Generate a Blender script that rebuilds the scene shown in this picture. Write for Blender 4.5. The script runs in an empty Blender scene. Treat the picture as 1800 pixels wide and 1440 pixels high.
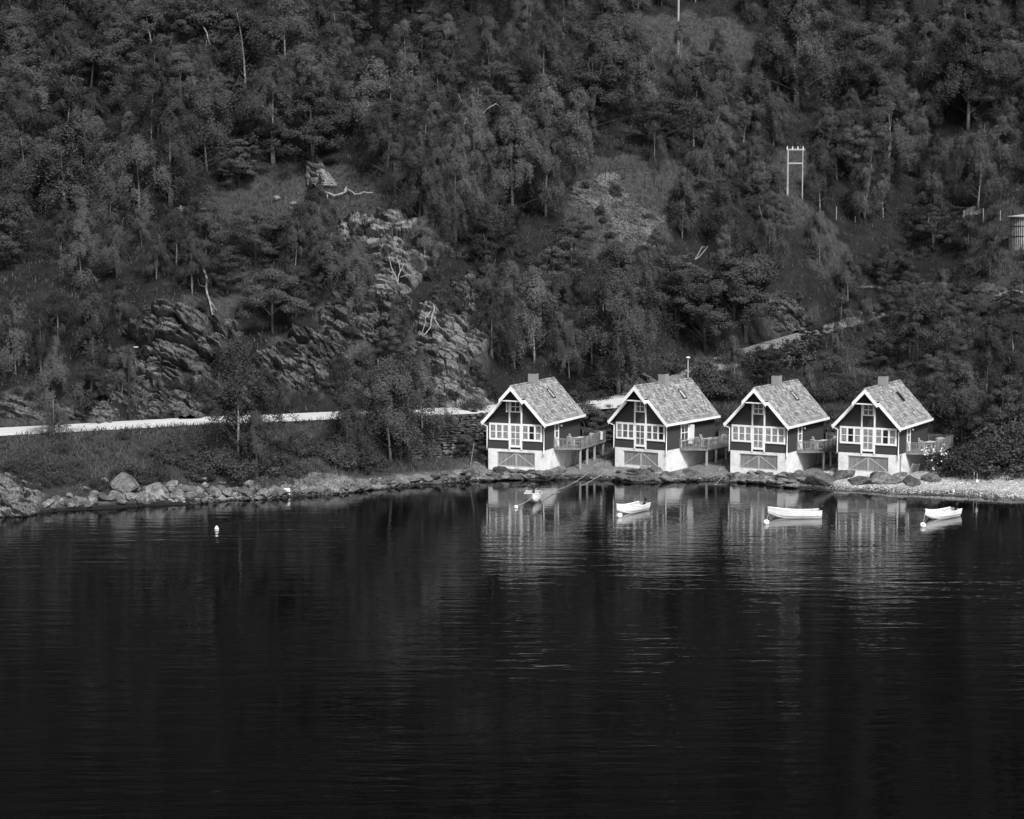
import bpy, math, random
import numpy as np
from mathutils import Vector, Matrix
SC = bpy.context.scene
# ---------------------------------------------------------------- camera, world, sun, exposure
F, CAMH, PITCH = 3500.0, 26.9, math.radians(5.507)      # focal length in photo pixels, camera height, tilt
cam = bpy.data.objects.new('camera', bpy.data.cameras.new('camera'))
SC.collection.objects.link(cam); SC.camera = cam
cam.location = (0, 0, CAMH); cam.rotation_euler = (math.pi/2 - PITCH, 0, 0)
cam.data.sensor_width = 36.0; cam.data.lens = 36.0*F/1800.0
cam.data.clip_start = 0.5; cam.data.clip_end = 6000
SUN_EL, SUN_AZ = math.radians(47), math.radians(158)     # azimuth clockwise from +Y (the view direction)
world = bpy.data.worlds.new('World'); SC.world = world; world.use_nodes = True
wn = world.node_tree; wn.nodes.clear()
sky = wn.nodes.new('ShaderNodeTexSky'); sky.sky_type = 'NISHITA'; sky.sun_disc = False
sky.sun_elevation = SUN_EL; sky.sun_rotation = SUN_AZ
sky.air_density = 1.0; sky.dust_density = 3.0; sky.ozone_density = 1.0
bw = wn.nodes.new('ShaderNodeRGBToBW'); bg = wn.nodes.new('ShaderNodeBackground'); wo = wn.nodes.new('ShaderNodeOutputWorld')
wn.links.new(sky.outputs[0], bw.inputs[0]); wn.links.new(bw.outputs[0], bg.inputs[0]); wn.links.new(bg.outputs[0], wo.inputs[0])
bg.inputs[1].default_value = 0.05
sd = bpy.data.lights.new('sun', 'SUN'); sd.energy = 1.5; sd.angle = math.radians(11); sd.color = (1, 1, 1)
sun = bpy.data.objects.new('sun', sd); SC.collection.objects.link(sun)
sdir = Vector((math.sin(SUN_AZ)*math.cos(SUN_EL), math.cos(SUN_AZ)*math.cos(SUN_EL), math.sin(SUN_EL)))
sun.rotation_euler = sdir.to_track_quat('Z', 'Y').to_euler()
SC.view_settings.view_transform = 'Standard'; SC.view_settings.look = 'None'
SC.view_settings.exposure = 1.7; SC.view_settings.gamma = 1.0
SC.view_settings.use_curve_mapping = False
SC.render.engine = 'CYCLES'
# ---------------------------------------------------------------- helpers
rng = np.random.default_rng(7); R = random.Random(11)
COL = SC.collection
CP, SP = math.cos(PITCH), math.sin(PITCH)
def ray(px, py):
    u = (np.asarray(px, float)-900)/F; v = (720-np.asarray(py, float))/F
    return u, CP+v*SP, -SP+v*CP
def at(px, py, Y):                                       # world point seen at a photo pixel, Y metres away
    a, b, c = ray(px, py); s = Y/b
    return Vector((float(a*s), float(Y), float(CAMH+c*s)))
def wat(px, py, z=0.0):                                  # point at height z under a photo pixel
    a, b, c = ray(px, py); s = (z-CAMH)/c
    return Vector((float(a*s), float(b*s), z))
def proj(X, Y, Z):
    dz = Z-CAMH; d = Y*CP-dz*SP; v = Y*SP+dz*CP
    return 900+F*X/d, 720-F*v/d
def h3(i, j, k, seed):
    n = (i.astype(np.int64)*374761393 + j.astype(np.int64)*668265263 + k.astype(np.int64)*2147483647 + seed*974711) & 0xffffffff
    n = ((n ^ (n >> 13))*1274126177) & 0xffffffff
    n = ((n ^ (n >> 16))*2246822519) & 0xffffffff
    return ((n ^ (n >> 15)) & 0xffffff)/float(0xffffff)
def vnoise(x, y, z=0.0, seed=0):
    x, y, z = np.broadcast_arrays(np.asarray(x, float), np.asarray(y, float), np.asarray(z, float))
    i, j, k = np.floor(x).astype(np.int64), np.floor(y).astype(np.int64), np.floor(z).astype(np.int64)
    f, g, h = x-i, y-j, z-k
    f = f*f*(3-2*f); g = g*g*(3-2*g); h = h*h*(3-2*h)
    def c(a, b, d): return h3(i+a, j+b, k+d, seed)
    r0 = (c(0,0,0)*(1-f)+c(1,0,0)*f)*(1-g)+(c(0,1,0)*(1-f)+c(1,1,0)*f)*g
    r1 = (c(0,0,1)*(1-f)+c(1,0,1)*f)*(1-g)+(c(0,1,1)*(1-f)+c(1,1,1)*f)*g
    return (r0*(1-h)+r1*h)*2-1
def fbm(x, y, z=0.0, o=4, seed=0):
    t = 0; a = 1
    for q in range(o):
        t = t+a*vnoise(np.asarray(x)*2**q, np.asarray(y)*2**q, np.asarray(z)*2**q, seed+q*17); a *= .5
    return t/1.6
def tag(o, label=None, cat=None, group=None, kind=None):
    if label: o['label'] = label
    if cat: o['category'] = cat
    if group: o['group'] = group
    if kind: o['kind'] = kind
    return o
def link(name, me, parent=None):
    o = bpy.data.objects.new(name, me); COL.objects.link(o)
    if parent: o.parent = parent
    return o
def empty(name, loc, rz=0, label=None, cat=None, group=None, scale=1):
    o = bpy.data.objects.new(name, None); COL.objects.link(o); o.location = loc; o.rotation_euler = (0, 0, rz)
    o.scale = (scale,)*3; o.empty_display_size = .2
    return tag(o, label, cat, group)
def npmesh(name, V, Fc, mat, smooth=False):              # V n*3, Fc m*k (k = 3 or 4)
    V = np.ascontiguousarray(V, np.float32); Fc = np.ascontiguousarray(Fc, np.int32)
    me = bpy.data.meshes.new(name); m, k = Fc.shape
    me.vertices.add(len(V)); me.vertices.foreach_set('co', V.ravel())
    me.loops.add(m*k); me.loops.foreach_set('vertex_index', Fc.ravel())
    me.polygons.add(m); me.polygons.foreach_set('loop_start', np.arange(0, m*k, k, dtype=np.int32))
    me.polygons.foreach_set('loop_total', np.full(m, k, np.int32))
    me.polygons.foreach_set('use_smooth', np.full(m, smooth))
    me.materials.append(mat); me.update(); return me
class MB:
    def __init__(s): s.v = []; s.f = []; s.m = []
    def add(s, vs, fs, mi=0):
        b = len(s.v); s.v += [tuple(v) for v in vs]; s.f += [[b+i for i in f] for f in fs]; s.m += [mi]*len(fs); return s
    def box(s, x0, x1, y0, y1, z0, z1, mi=0):
        if x0 > x1: x0, x1 = x1, x0
        if y0 > y1: y0, y1 = y1, y0
        if z0 > z1: z0, z1 = z1, z0
        return s.add([(x0,y0,z0),(x1,y0,z0),(x1,y1,z0),(x0,y1,z0),(x0,y0,z1),(x1,y0,z1),(x1,y1,z1),(x0,y1,z1)],
              [(0,3,2,1),(4,5,6,7),(0,1,5,4),(1,2,6,5),(2,3,7,6),(3,0,4,7)], mi)
    def beam(s, a, b, w, h, up=(0,0,1), mi=0):           # w across, h along 'up'
        a, b = Vector(a), Vector(b); d = (b-a).normalized(); x = d.cross(Vector(up))
        if x.length < 1e-4: x = Vector((1,0,0))
        x.normalize(); z = x.cross(d).normalized(); x = x*w/2; z = z*h/2
        vs = [a-x-z, a+x-z, a+x+z, a-x+z, b-x-z, b+x-z, b+x+z, b-x+z]
        return s.add(vs, [(0,1,2,3),(4,7,6,5),(0,4,5,1),(1,5,6,2),(2,6,7,3),(3,7,4,0)], mi)
    def tube(s, pts, rad, n=6, mi=0, cap=True):
        pts = [Vector(p) for p in pts]; rings = []
        ref = Vector((0.31, 0.17, 0.93))
        for i, p in enumerate(pts):
            d = (pts[min(i+1, len(pts)-1)]-pts[max(i-1, 0)]).normalized()
            a = d.cross(ref)
            if a.length < .1: a = d.cross(Vector((1,0,0)))
            a.normalize(); b = d.cross(a); r = rad[i] if hasattr(rad, '__len__') else rad
            rings.append([p+(a*math.cos(2*math.pi*k/n)+b*math.sin(2*math.pi*k/n))*r for k in range(n)])
        fs = [(i*n+k, i*n+(k+1)%n, (i+1)*n+(k+1)%n, (i+1)*n+k) for i in range(len(pts)-1) for k in range(n)]
        if cap: fs += [tuple(range(n-1, -1, -1)), tuple((len(pts)-1)*n+k for k in range(n))]
        return s.add([v for r in rings for v in r], fs, mi)
    def lathe(s, prof, n=12, c=(0,0,0), mi=0):           # prof list of (r, z)
        vs = [(c[0]+r*math.cos(2*math.pi*k/n), c[1]+r*math.sin(2*math.pi*k/n), c[2]+z) for r, z in prof for k in range(n)]
        fs = [(i*n+k, i*n+(k+1)%n, (i+1)*n+(k+1)%n, (i+1)*n+k) for i in range(len(prof)-1) for k in range(n)]
        return s.add(vs, fs, mi)
    def mesh(s, name, mats, smooth=False):
        me = bpy.data.meshes.new(name); me.from_pydata(s.v, [], s.f)
        for m in (mats if isinstance(mats, (list, tuple)) else [mats]): me.materials.append(m)
        me.polygons.foreach_set('material_index', s.m)
        if smooth: me.polygons.foreach_set('use_smooth', [True]*len(s.f))
        me.update(); return me
    def build(s, name, mats, parent=None, smooth=False): return link(name, s.mesh(name, mats, smooth), parent)
# ---------------------------------------------------------------- materials (the photograph is black and white)
def newmat(name):
    m = bpy.data.materials.new(name); m.use_nodes = True; nt = m.node_tree
    return m, nt, nt.nodes['Principled BSDF']
def mathn(nt, op, a, b=None, c=None):
    n = nt.nodes.new('ShaderNodeMath'); n.operation = op
    for i, x in enumerate((a, b, c)):
        if x is None: continue
        if isinstance(x, (int, float)): n.inputs[i].default_value = x
        else: nt.links.new(x, n.inputs[i])
    return n.outputs[0]
def noise_n(nt, co, scale, detail=4, rough=.55):
    n = nt.nodes.new('ShaderNodeTexNoise'); n.inputs['Scale'].default_value = scale
    n.inputs['Detail'].default_value = detail; n.inputs['Roughness'].default_value = rough
    nt.links.new(co, n.inputs['Vector']); return n.outputs[0]
def mapping(nt, co, sc, rot=(0,0,0)):
    n = nt.nodes.new('ShaderNodeMapping'); n.inputs['Scale'].default_value = sc; n.inputs['Rotation'].default_value = rot
    nt.links.new(co, n.inputs['Vector']); return n.outputs[0]
def maprange(nt, x, a, b, c, d):
    n = nt.nodes.new('ShaderNodeMapRange'); nt.links.new(x, n.inputs[0])
    for i, v in enumerate((a, b, c, d)): n.inputs[i+1].default_value = v
    return n.outputs[0]
def stdmat(name, lo, hi, scale=3.0, rough=.8, bump=0.0, bscale=None, island=0.0, sc=(1,1,1), spec=.3, fine=0.0, world=False):
    m, nt, p = newmat(name)
    tc = nt.nodes.new('ShaderNodeTexCoord'); gm = nt.nodes.new('ShaderNodeNewGeometry')
    co = mapping(nt, gm.outputs['Position'] if world else tc.outputs['Object'], sc)
    v = maprange(nt, noise_n(nt, co, scale, 5, .62), .3, .7, lo, hi)
    if fine: v = mathn(nt, 'MULTIPLY', v, maprange(nt, noise_n(nt, co, scale*7, 3, .6), .35, .65, 1-fine, 1+fine))
    if island: v = mathn(nt, 'MULTIPLY', v, maprange(nt, gm.outputs['Random Per Island'], 0, 1, 1-island, 1+island))
    nt.links.new(v, p.inputs['Base Color']); p.inputs['Roughness'].default_value = rough
    p.inputs['Specular IOR Level'].default_value = spec
    if bump:
        b = nt.nodes.new('ShaderNodeBump'); b.inputs['Strength'].default_value = 1; b.inputs['Distance'].default_value = bump
        nt.links.new(noise_n(nt, co, bscale or scale*3, 5, .65), b.inputs['Height']); nt.links.new(b.outputs[0], p.inputs['Normal'])
    return m
def leafmat(name, v, var=.35, obj=.3, rough=.6, spec=.18):
    m, nt, p = newmat(name)
    gm = nt.nodes.new('ShaderNodeNewGeometry'); oi = nt.nodes.new('ShaderNodeObjectInfo')
    x = maprange(nt, gm.outputs['Random Per Island'], 0, 1, v*(1-var), v*(1+var))
    x = mathn(nt, 'MULTIPLY', x, maprange(nt, oi.outputs['Random'], 0, 1, 1-obj, 1+obj))
    nt.links.new(x, p.inputs['Base Color']); p.inputs['Roughness'].default_value = rough
    p.inputs['Specular IOR Level'].default_value = spec
    return m
WHITE = stdmat('white_paint', .78, .84, 2.0, .45, fine=.03)
SIDE = stdmat('dark_painted_boards', .04, .056, 1.2, .6, sc=(1,1,6), fine=.12, spec=.2)
BRACE = stdmat('pale_brace_wood', .32, .45, 2, .8, fine=.15)
CONC = stdmat('concrete', .58, .78, 1.1, .85, .02, 6, fine=.08)
CONC2 = stdmat('chimney_render', .2, .25, 2.0, .85, fine=.06)
TILE = stdmat('roof_tile', .11, .25, 2.6, .8, .02, 12, island=.5, fine=.65)
SOFF = stdmat('dark_soffit_and_shade', .006, .01, 2, .8)  # soffit tone, also used to paint the shade in the hood recess
WOODG = stdmat('weathered_door_boards', .14, .24, 1.6, .8, .006, 9, island=.14, sc=(6,6,1), fine=.15)
WOODL = stdmat('weathered_light_wood', .18, .34, 2.5, .8, .004, 12, island=.18, fine=.18)
POSTM = stdmat('grey_post_wood', .25, .38, 2.5, .8, fine=.2, sc=(4,4,1))
LAMPM = stdmat('dark_metal', .012, .02, 4, .6)
PALEM = stdmat('pale_pole_wood', .24, .4, 2, .8, sc=(4,4,1), fine=.2)
ROCK = stdmat('grey_rock', .032, .12, .5, .85, .06, 5, fine=.5, world=True)
ROCKP = stdmat('pale_rock', .085, .22, .8, .85, .04, 7, fine=.35, world=True)
WALLST = stdmat('dark_wall_stone', .03, .085, .9, .9, .03, 7, island=.4, fine=.35, world=True)
BARKW = stdmat('birch_bark', .04, .33, 3, .8, .01, 9, sc=(1,1,3), fine=.35)
BARKD = stdmat('dark_bark', .03, .07, 3, .9, .02, 9, sc=(1,1,.5), fine=.3)
DEADW = stdmat('bleached_wood', .1, .3, 3, .8, .01, 9, fine=.25)
BOATM = stdmat('white_boat_paint', .7, .82, 2, .35, fine=.03)
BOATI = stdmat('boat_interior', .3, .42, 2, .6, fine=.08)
BLACK = stdmat('black_cowling', .01, .018, 4, .3)
ROPE = stdmat('mooring_rope', .3, .42, 6, .8)
ROADM = stdmat('pale_asphalt', .42, .52, .35, .85, .01, 8, fine=.1, world=True, sc=(.25,1,1))
GRAV = stdmat('gravel_track', .1, .24, .8, .9, .02, 8, fine=.3, world=True)
SHINGLE = stdmat('pebbles', .2, .52, .8, .85, 0, island=.5, fine=.2, world=True)
DECKM = stdmat('weathered_deck_wood', .1, .22, 2.5, .8, .004, 12, island=.3, fine=.2)
TABLE = stdmat('garden_furniture_wood', .3, .48, 3, .7, fine=.15)
CLOTH = stdmat('white_towel', .75, .82, 3, .9)
L_BIRCH = leafmat('birch_leaves', .054, .25, .5)
L_BROAD = leafmat('broad_leaves', .041, .28, .5)
L_DARK = leafmat('dark_needles', .03, .5, .25)
L_BUSH = leafmat('bush_leaves', .038, .3, .35)
L_GRASS = leafmat('grass_blades', .064, .5, 0, .7, .2)
L_COVER = leafmat('ground_cover_leaves', .034, .55, 0, .7, .2)
L_FLOWER = leafmat('white_blossom', .7, .15, 0, .7, .2)
def glassmat(name, lo, hi):
    m = stdmat(name, lo, hi, 3.2, .12, spec=.5, sc=(2.5,1,1)); return m
PANEC = glassmat('curtained_glass', .1, .34); PANED = glassmat('dark_glass', .006, .02); PANEM = glassmat('half_curtained_glass', .02, .2)
def moss(m, a=.42, b=.6, lo=.22, sc=.33):
    nt = m.node_tree; p = nt.nodes['Principled BSDF']; src = p.inputs['Base Color'].links[0].from_socket
    gm = nt.nodes.new('ShaderNodeNewGeometry'); nt.links.new(mathn(nt, 'MULTIPLY', src, maprange(nt, noise_n(nt, gm.outputs['Position'], sc, 7, .7), a, b, 1, lo)), p.inputs['Base Color'])
moss(ROCK, .5, .6, .3, .4); moss(ROCKP, .5, .6, .3, .4); moss(CONC, .52, .72, .62, .9)
def objvar(m, lo=.5, hi=1.35):
    nt = m.node_tree; p = nt.nodes['Principled BSDF']; src = p.inputs['Base Color'].links[0].from_socket; oi = nt.nodes.new('ShaderNodeObjectInfo')
    nt.links.new(mathn(nt, 'MULTIPLY', src, maprange(nt, oi.outputs['Random'], 0, 1, lo, hi)), p.inputs['Base Color'])
objvar(WALLST)
# tide mark on shore rocks
def tide(m):
    nt = m.node_tree; p = nt.nodes['Principled BSDF']; src = p.inputs['Base Color'].links[0].from_socket
    gm = nt.nodes.new('ShaderNodeNewGeometry'); sx = nt.nodes.new('ShaderNodeSeparateXYZ'); nt.links.new(gm.outputs['Position'], sx.inputs[0])
    zz = mathn(nt, 'ADD', sx.outputs[2], mathn(nt, 'MULTIPLY', noise_n(nt, gm.outputs['Position'], .8, 3), .35))
    nt.links.new(mathn(nt, 'MULTIPLY', src, maprange(nt, zz, .2, .42, .15, 1)), p.inputs['Base Color'])
SHROCK = stdmat('shore_rock', .045, .19, .7, .8, .05, 6, fine=.4, world=True); objvar(SHROCK); tide(SHROCK)
SHROCKD = stdmat('dark_shore_rock', .03, .17, .7, .75, .05, 6, fine=.5, world=True); objvar(SHROCKD); tide(SHROCKD)
SHINGLED = stdmat('dark_pebbles', .07, .22, .8, .85, 0, island=.5, fine=.2, world=True); tide(SHINGLE); tide(SHINGLED)
# ---------------------------------------------------------------- terrain height
def wy(py): return wat(900, py).y
COLS = [
 (-700, [(150,-6),(176,0),(184,2.5),(192,5),(203,5.4),(207,10),(216,20),(240,30),(300,62)]),
 (-200, [(168,-4),(177,0),(184,2.4),(193,5),(203,5.4),(206,9),(214,18),(240,29),(300,61)]),
 (0,    [(170,-4),(wy(908),0),(184,2.2),(195,5.4),(203,5.5),(206,8.5),(214,16),(240,28),(300,60)]),
 (150,  [(176,-4),(wy(896),0),(186.5,1.6),(197,5.6),(205,5.7),(207.5,8.5),(215,15),(242,28),(300,60)]),
 (300,  [(178,-4),(wy(888),0),(189,1.6),(199.5,5.8),(207,5.9),(208.5,8),(213.5,15.5),(219,19),(245,29),(302,60)]),
 (430,  [(180,-4),(wy(879),0),(191.5,1.4),(202,6),(209.5,6.1),(211.5,8.5),(216.5,14.5),(225,20),(246,29.2),(302,60)]),
 (560,  [(184,-4),(wy(871),0),(195,1.2),(204,6.1),(212,6.2),(213.5,8),(219,14),(226,20.3),(235,25),(248,29.6),(302,60)]),
 (690,  [(188,-4),(wy(858),0),(200.5,1.0),(204.2,3.4),(206.5,6.2),(213.5,6.3),(215,8),(221,14.3),(226.5,20.5),(235,25.4),(248,29.8),(304,60)]),
 (740,  [(190,-4),(wy(852),0),(202.5,1.2),(205.4,2.1),(206.6,6.1),(214,6.3),(216,8),(222,14.5),(228,20),(240,26.5),(262,33),(304,59)]),
 (850,  [(194,-4),(wy(846),0),(204,.8),(208.2,2.0),(209.5,6.0),(217,6.3),(220,8.5),(226,13),(233,19),(246,26.5),(264,33),(304,57)]),
 (905,  [(194,-4),(wy(843),0),(204,.7),(215.5,1.5),(217.2,6.0),(224,6.2),(227,8.5),(236,15),(250,23),(266,32),(304,55)]),
 (1010, [(194,-4),(wy(842),0),(205.5,.6),(217,1.8),(219,6.0),(226,6.3),(229,8.5),(240,16),(262,29),(300,48),(328,52.6),(334,53),(350,64)]),
 (1130, [(194,-4),(wy(850),0),(204,.7),(217,1.8),(221,6.2),(228,6.6),(231,9),(244,16.5),(265,29),(300,46),(328,53),(334,53.2),(352,65)]),
 (1250, [(194,-4),(wy(846),0),(204.6,.7),(215,1.8),(222,5),(234,9.2),(240,11.5),(251,17),(275,29),(305,43),(330,53),(336,53.4),(358,67)]),
 (1400, [(190,-4),(wy(858),0),(201.5,.8),(212,2),(224,6.6),(240,9.2),(256,11),(266,16.5),(285,27),(310,38),(335,53),(341,53.4),(365,68)]),
 (1500, [(186,-4),(wy(864),0),(198.5,.8),(210,2),(222,6.6),(240,9.6),(268,12.3),(278,15),(294,25),(315,36.5),(338,51.5),(345,54),(370,69)]),
 (1600, [(182,-4),(wy(870),0),(196.5,.9),(205,2),(214,5.5),(236,9.6),(270,13),(286,14.6),(300,24),(320,36),(341,48.5),(348,54.5),(375,70)]),
 (1800, [(178,-4),(wy(881),0),(193.5,.8),(197.5,1.5),(206,4.8),(220,8.6),(250,15),(280,24.5),(300,32),(330,44),(345,54),(353,54.5),(380,70)]),
 (2000, [(174,-4),(wy(884),0),(192.5,.8),(197,1.5),(206,5),(220,9),(250,16),(280,25),(300,33),(330,45),(347,54),(355,55),(382,71)]),
 (2600, [(160,-4),(178,0),(184,2),(206,6),(220,10),(250,17),(280,26),(300,34),(330,46),(350,55),(385,72)]),
]
def _tab():
    T = []
    for px, L in COLS:
        y1, z1 = L[-1]; L = [(20, -14)]+L+[(y1+90, z1+58), (520, 190), (640, 275), (760, 345)]
        T.append((px, np.array([a for a, b in L]), np.array([b for a, b in L])))
    return T
TAB = _tab(); CPX = np.array([t[0] for t in TAB], float)
YG = np.arange(20, 800, .5)
GRID = np.array([np.interp(YG, t[1], t[2]) for t in TAB])
def base_h(X, Y):
    px = np.clip(900+F*X/np.maximum(Y, 60), CPX[0], CPX[-1]-1e-3)
    i = np.clip(np.searchsorted(CPX, px, side='right')-1, 0, len(CPX)-2)
    f = (px-CPX[i])/(CPX[i+1]-CPX[i]); f = f*f*(3-2*f)
    q = np.clip((Y-20)/.5, 0, len(YG)-1.001); j = q.astype(int); g = q-j
    a = GRID[i, j]*(1-g)+GRID[i, j+1]*g; b = GRID[i+1, j]*(1-g)+GRID[i+1, j+1]*g
    return a*(1-f)+b*f
def pl(pts): return np.array([tuple(at(px, py, Y)) for px, py, Y in pts])
ROAD = pl([(-900,800,188),(-300,776,194),(0,759,199.2),(120,753,201),(230,746.5,202.6),(370,739,205.5),(480,735.5,206.5),(560,731.5,208),(660,727.5,209.6),(760,724,211.2),(830,721,214.2),(880,718,218),(940,713,221.4),(1000,710,222.8),(1100,703,224.4),(1180,682,228),(1250,648,234),(1310,622,242),(1360,606,252),(1450,580,265),(1530,556,275),(1640,540,287)])
ROADW = np.array([3.5]*16+[2.7,2.3,2.1,2.,2.,2.])
TRACK = pl([(940,108,326),(1010,104,329),(1100,107,331),(1200,109,332),(1290,112,334),(1370,114,337),(1500,112,342),(1650,109,347),(1800,106,350),(1950,104,354)])
def polydist(X, Y, P, W):
    best = np.full(np.shape(X), 1e9); zz = np.zeros(np.shape(X)); ww = np.ones(np.shape(X))
    for k in range(len(P)-1):
        a, b = P[k], P[k+1]; d = b[:2]-a[:2]; L = (d**2).sum()
        t = np.clip(((X-a[0])*d[0]+(Y-a[1])*d[1])/L, 0, 1)
        r = np.hypot(X-a[0]-t*d[0], Y-a[1]-t*d[1]); m = r < best
        best = np.where(m, r, best); zz = np.where(m, a[2]+t*(b[2]-a[2]), zz); ww = np.where(m, W[k]+t*(W[k+1]-W[k]), ww)
    return best, zz, ww
def sstep(x, a, b): t = np.clip((x-a)/(b-a), 0, 1); return t*t*(3-2*t)
HOUSES = [(3.22, 203.69, 23.31, .91), (15.98, 205.34, 34.70, .73), (28.05, 202.24, 29.99, .81), (38.82, 199.10, 27.91, 1.0)]
def house_local(X, Y, h):
    c, s = math.cos(math.radians(h[2])), math.sin(math.radians(h[2])); dx, dy = X-h[0], Y-h[1]
    return dx*c-dy*s, dx*s+dy*c
WP = [(-11.6, 204.6), (-9.0, 205.2), (-5.5, 207.0), (-3.4, 208.6), (-.6, 213.6), (1.2, 216.6), (8, 218.6), (13.5, 220.5)]
def height(X, Y):
    X = np.asarray(X, float); Y = np.asarray(Y, float)
    z = base_h(X, Y)
    up = sstep(z, .3, 4); hi = sstep(z, 6, 14)
    z = z+hi*(2.2*fbm(X/16, Y/16, 0, 3, 3))+up*(.55*fbm(X/4, Y/4, 0, 3, 5))+(.13+.1*up)*fbm(X/1.1, Y/1.1, 0, 3, 9)*sstep(z, -.5, 1.5)
    z = z-.5*up*np.abs(fbm(X/7+Y/9, Y/3, 0, 2, 21))
    for h in HOUSES:
        lx, ly = house_local(X, Y, h)
        d = np.maximum(np.maximum(-6.2-lx, lx), np.maximum(-ly, ly-10.1))
        w = 1-sstep(d, .1, 1.2); z = z*(1-w)+(h[3]-.35)*w
        d = np.maximum(np.maximum(-lx, lx-3.3), np.maximum(3-ly, ly-12.5))       # low ground under the decks
        w = 1-sstep(d, -.3, 1.5); z = np.where(w > 0, z*(1-w)+np.minimum(z, .7+.05*ly)*w, z)
    for P, W in ((ROAD, ROADW), (TRACK, np.full(len(TRACK), 1.7))):
        near = (Y > P[:,1].min()-8) & (Y < P[:,1].max()+8)
        d, rz, rw = polydist(X, Y, P, W)
        w = np.where(near, 1-sstep(d, rw+.4, rw+1.8), 0); z = z*(1-w)+(rz-.03)*w
    yw = np.interp(X, [a for a, b in WP], [b for a, b in WP]); k = (X > -12.8) & (X < 15)
    cap = 1.0+(Y-yw-.2)/.3+np.maximum(0, -11.3-X)*4+np.maximum(0, X-13.5)*4
    z = np.where(k & (Y > yw-4) & (Y < yw+2.2), np.minimum(z, np.maximum(cap, 2.0)), z)
    return z
HX0, HY0, HS = -150., 170., .4
HGX, HGY = np.meshgrid(np.arange(HX0, 170, HS), np.arange(HY0, 462, HS)); HG = height(HGX, HGY)
slow_height = height
def height(X, Y):
    X = np.asarray(X, float); Y = np.asarray(Y, float); u = (X-HX0)/HS; v = (Y-HY0)/HS
    inside = (u > 0) & (v > 0) & (u < HG.shape[1]-1.01) & (v < HG.shape[0]-1.01)
    if not inside.all(): return slow_height(X, Y)
    i = u.astype(int); j = v.astype(int); f = u-i; g = v-j
    return (HG[j,i]*(1-f)+HG[j,i+1]*f)*(1-g)+(HG[j+1,i]*(1-f)+HG[j+1,i+1]*f)*g
def ground(px, py, y0=172, y1=460):
    a, b, c = ray(px, py); Ys = np.arange(y0, y1, .25); s = Ys/b
    X = a*s; Z = CAMH+c*s; ins = (X > HX0+1) & (X < 168); below = (Z < height(np.clip(X, HX0+1, 168), Ys)) & ins
    k = int(np.argmax(below)) if below.any() else len(Ys)-1
    return Vector((float(X[k]), float(Ys[k]), float(height(X[k], Ys[k]))))
def ground_many(px, py, y0=176, y1=420, st=.4):
    px = np.asarray(px, float).ravel(); py = np.asarray(py, float).ravel(); a, b, c = ray(px, py)
    hit = np.full(len(px), np.nan)
    for Y in np.arange(max(y0, 172), y1, st):
        m = np.isnan(hit)
        if not m.any(): break
        s = Y/b[m]; below = (CAMH+c[m]*s) < height(a[m]*s, np.full(m.sum(), Y))
        idx = np.where(m)[0][below]; hit[idx] = Y
    hit = np.where(np.isnan(hit), y1, hit); s = hit/b
    return np.stack([a*s, hit, CAMH+c*s], 1)
# open ground (no trees): ellipses in the photograph, px, py, rx, ry
OPEN = [(480,345,110,48),(600,335,70,38),(640,380,110,30),(335,630,105,95),(540,640,95,55),(680,455,72,55),(630,560,85,50),(790,620,70,80),
        (1085,380,85,80),(1120,305,110,30),(1150,78,200,50),(1050,90,70,25),(1290,95,60,35),(420,520,40,50),(1720,260,60,30),(1455,440,28,42),
        (1760,520,90,22),(1380,555,60,35),(1500,640,60,22),(1250,645,40,22),(1790,105,50,14),(1392,325,46,66),(50,720,90,35),(1775,430,62,66)]
def is_open(px, py, k=1.0):
    m = np.zeros(np.shape(px), bool)
    nz = 1+.5*vnoise(np.asarray(px)/22., np.asarray(py)/22., 0, 88)
    for x, y, a, b in OPEN: m |= ((px-x)/(a*k))**2+((py-y)/(b*k))**2 < nz
    return m
# ---------------------------------------------------------------- setting: hillside, water, road
gx = np.concatenate([np.arange(-520,-84,12), np.arange(-84,112,.6), np.arange(112,560,12)])
gy = np.concatenate([[20,80,130,150],np.arange(160,176,2), np.arange(176,224,.4), np.arange(224,384,.8), np.arange(384,760,9)])
GX, GY = np.meshgrid(gx, gy); GZ = height(GX, GY)
nx, ny = len(gx), len(gy)
V = np.stack([GX.ravel(), GY.ravel(), GZ.ravel()], 1)
ii, jj = np.meshgrid(np.arange(nx-1), np.arange(ny-1)); q = (jj*nx+ii).ravel()
TM, nt, pb = newmat('hillside_ground')
gm = nt.nodes.new('ShaderNodeNewGeometry'); at1 = nt.nodes.new('ShaderNodeAttribute'); at1.attribute_name = 'cover'
sp = nt.nodes.new('ShaderNodeSeparateColor'); nt.links.new(at1.outputs['Color'], sp.inputs[0])
pos = gm.outputs['Position']
soil = maprange(nt, noise_n(nt, pos, .35, 6, .7), .3, .7, .006, .026)
grass = maprange(nt, noise_n(nt, mapping(nt, pos, (1,1,.5)), 1.4, 6, .72), .32, .68, .02, .08)
beach = maprange(nt, noise_n(nt, pos, 3.5, 6, .8), .35, .65, .16, .5)
def mix(nt, f, a, b): return mathn(nt, 'ADD', mathn(nt, 'MULTIPLY', a, mathn(nt, 'SUBTRACT', 1.0, f)), mathn(nt, 'MULTIPLY', b, f))
c = mix(nt, sp.outputs[0], soil, grass); c = mix(nt, sp.outputs[1], c, beach)
c = mathn(nt, 'MULTIPLY', c, mathn(nt, 'SUBTRACT', 1.0, mathn(nt, 'MULTIPLY', sp.outputs[2], .85)))
nt.links.new(c, pb.inputs['Base Color']); pb.inputs['Roughness'].default_value = .9; pb.inputs['Specular IOR Level'].default_value = .15
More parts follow.
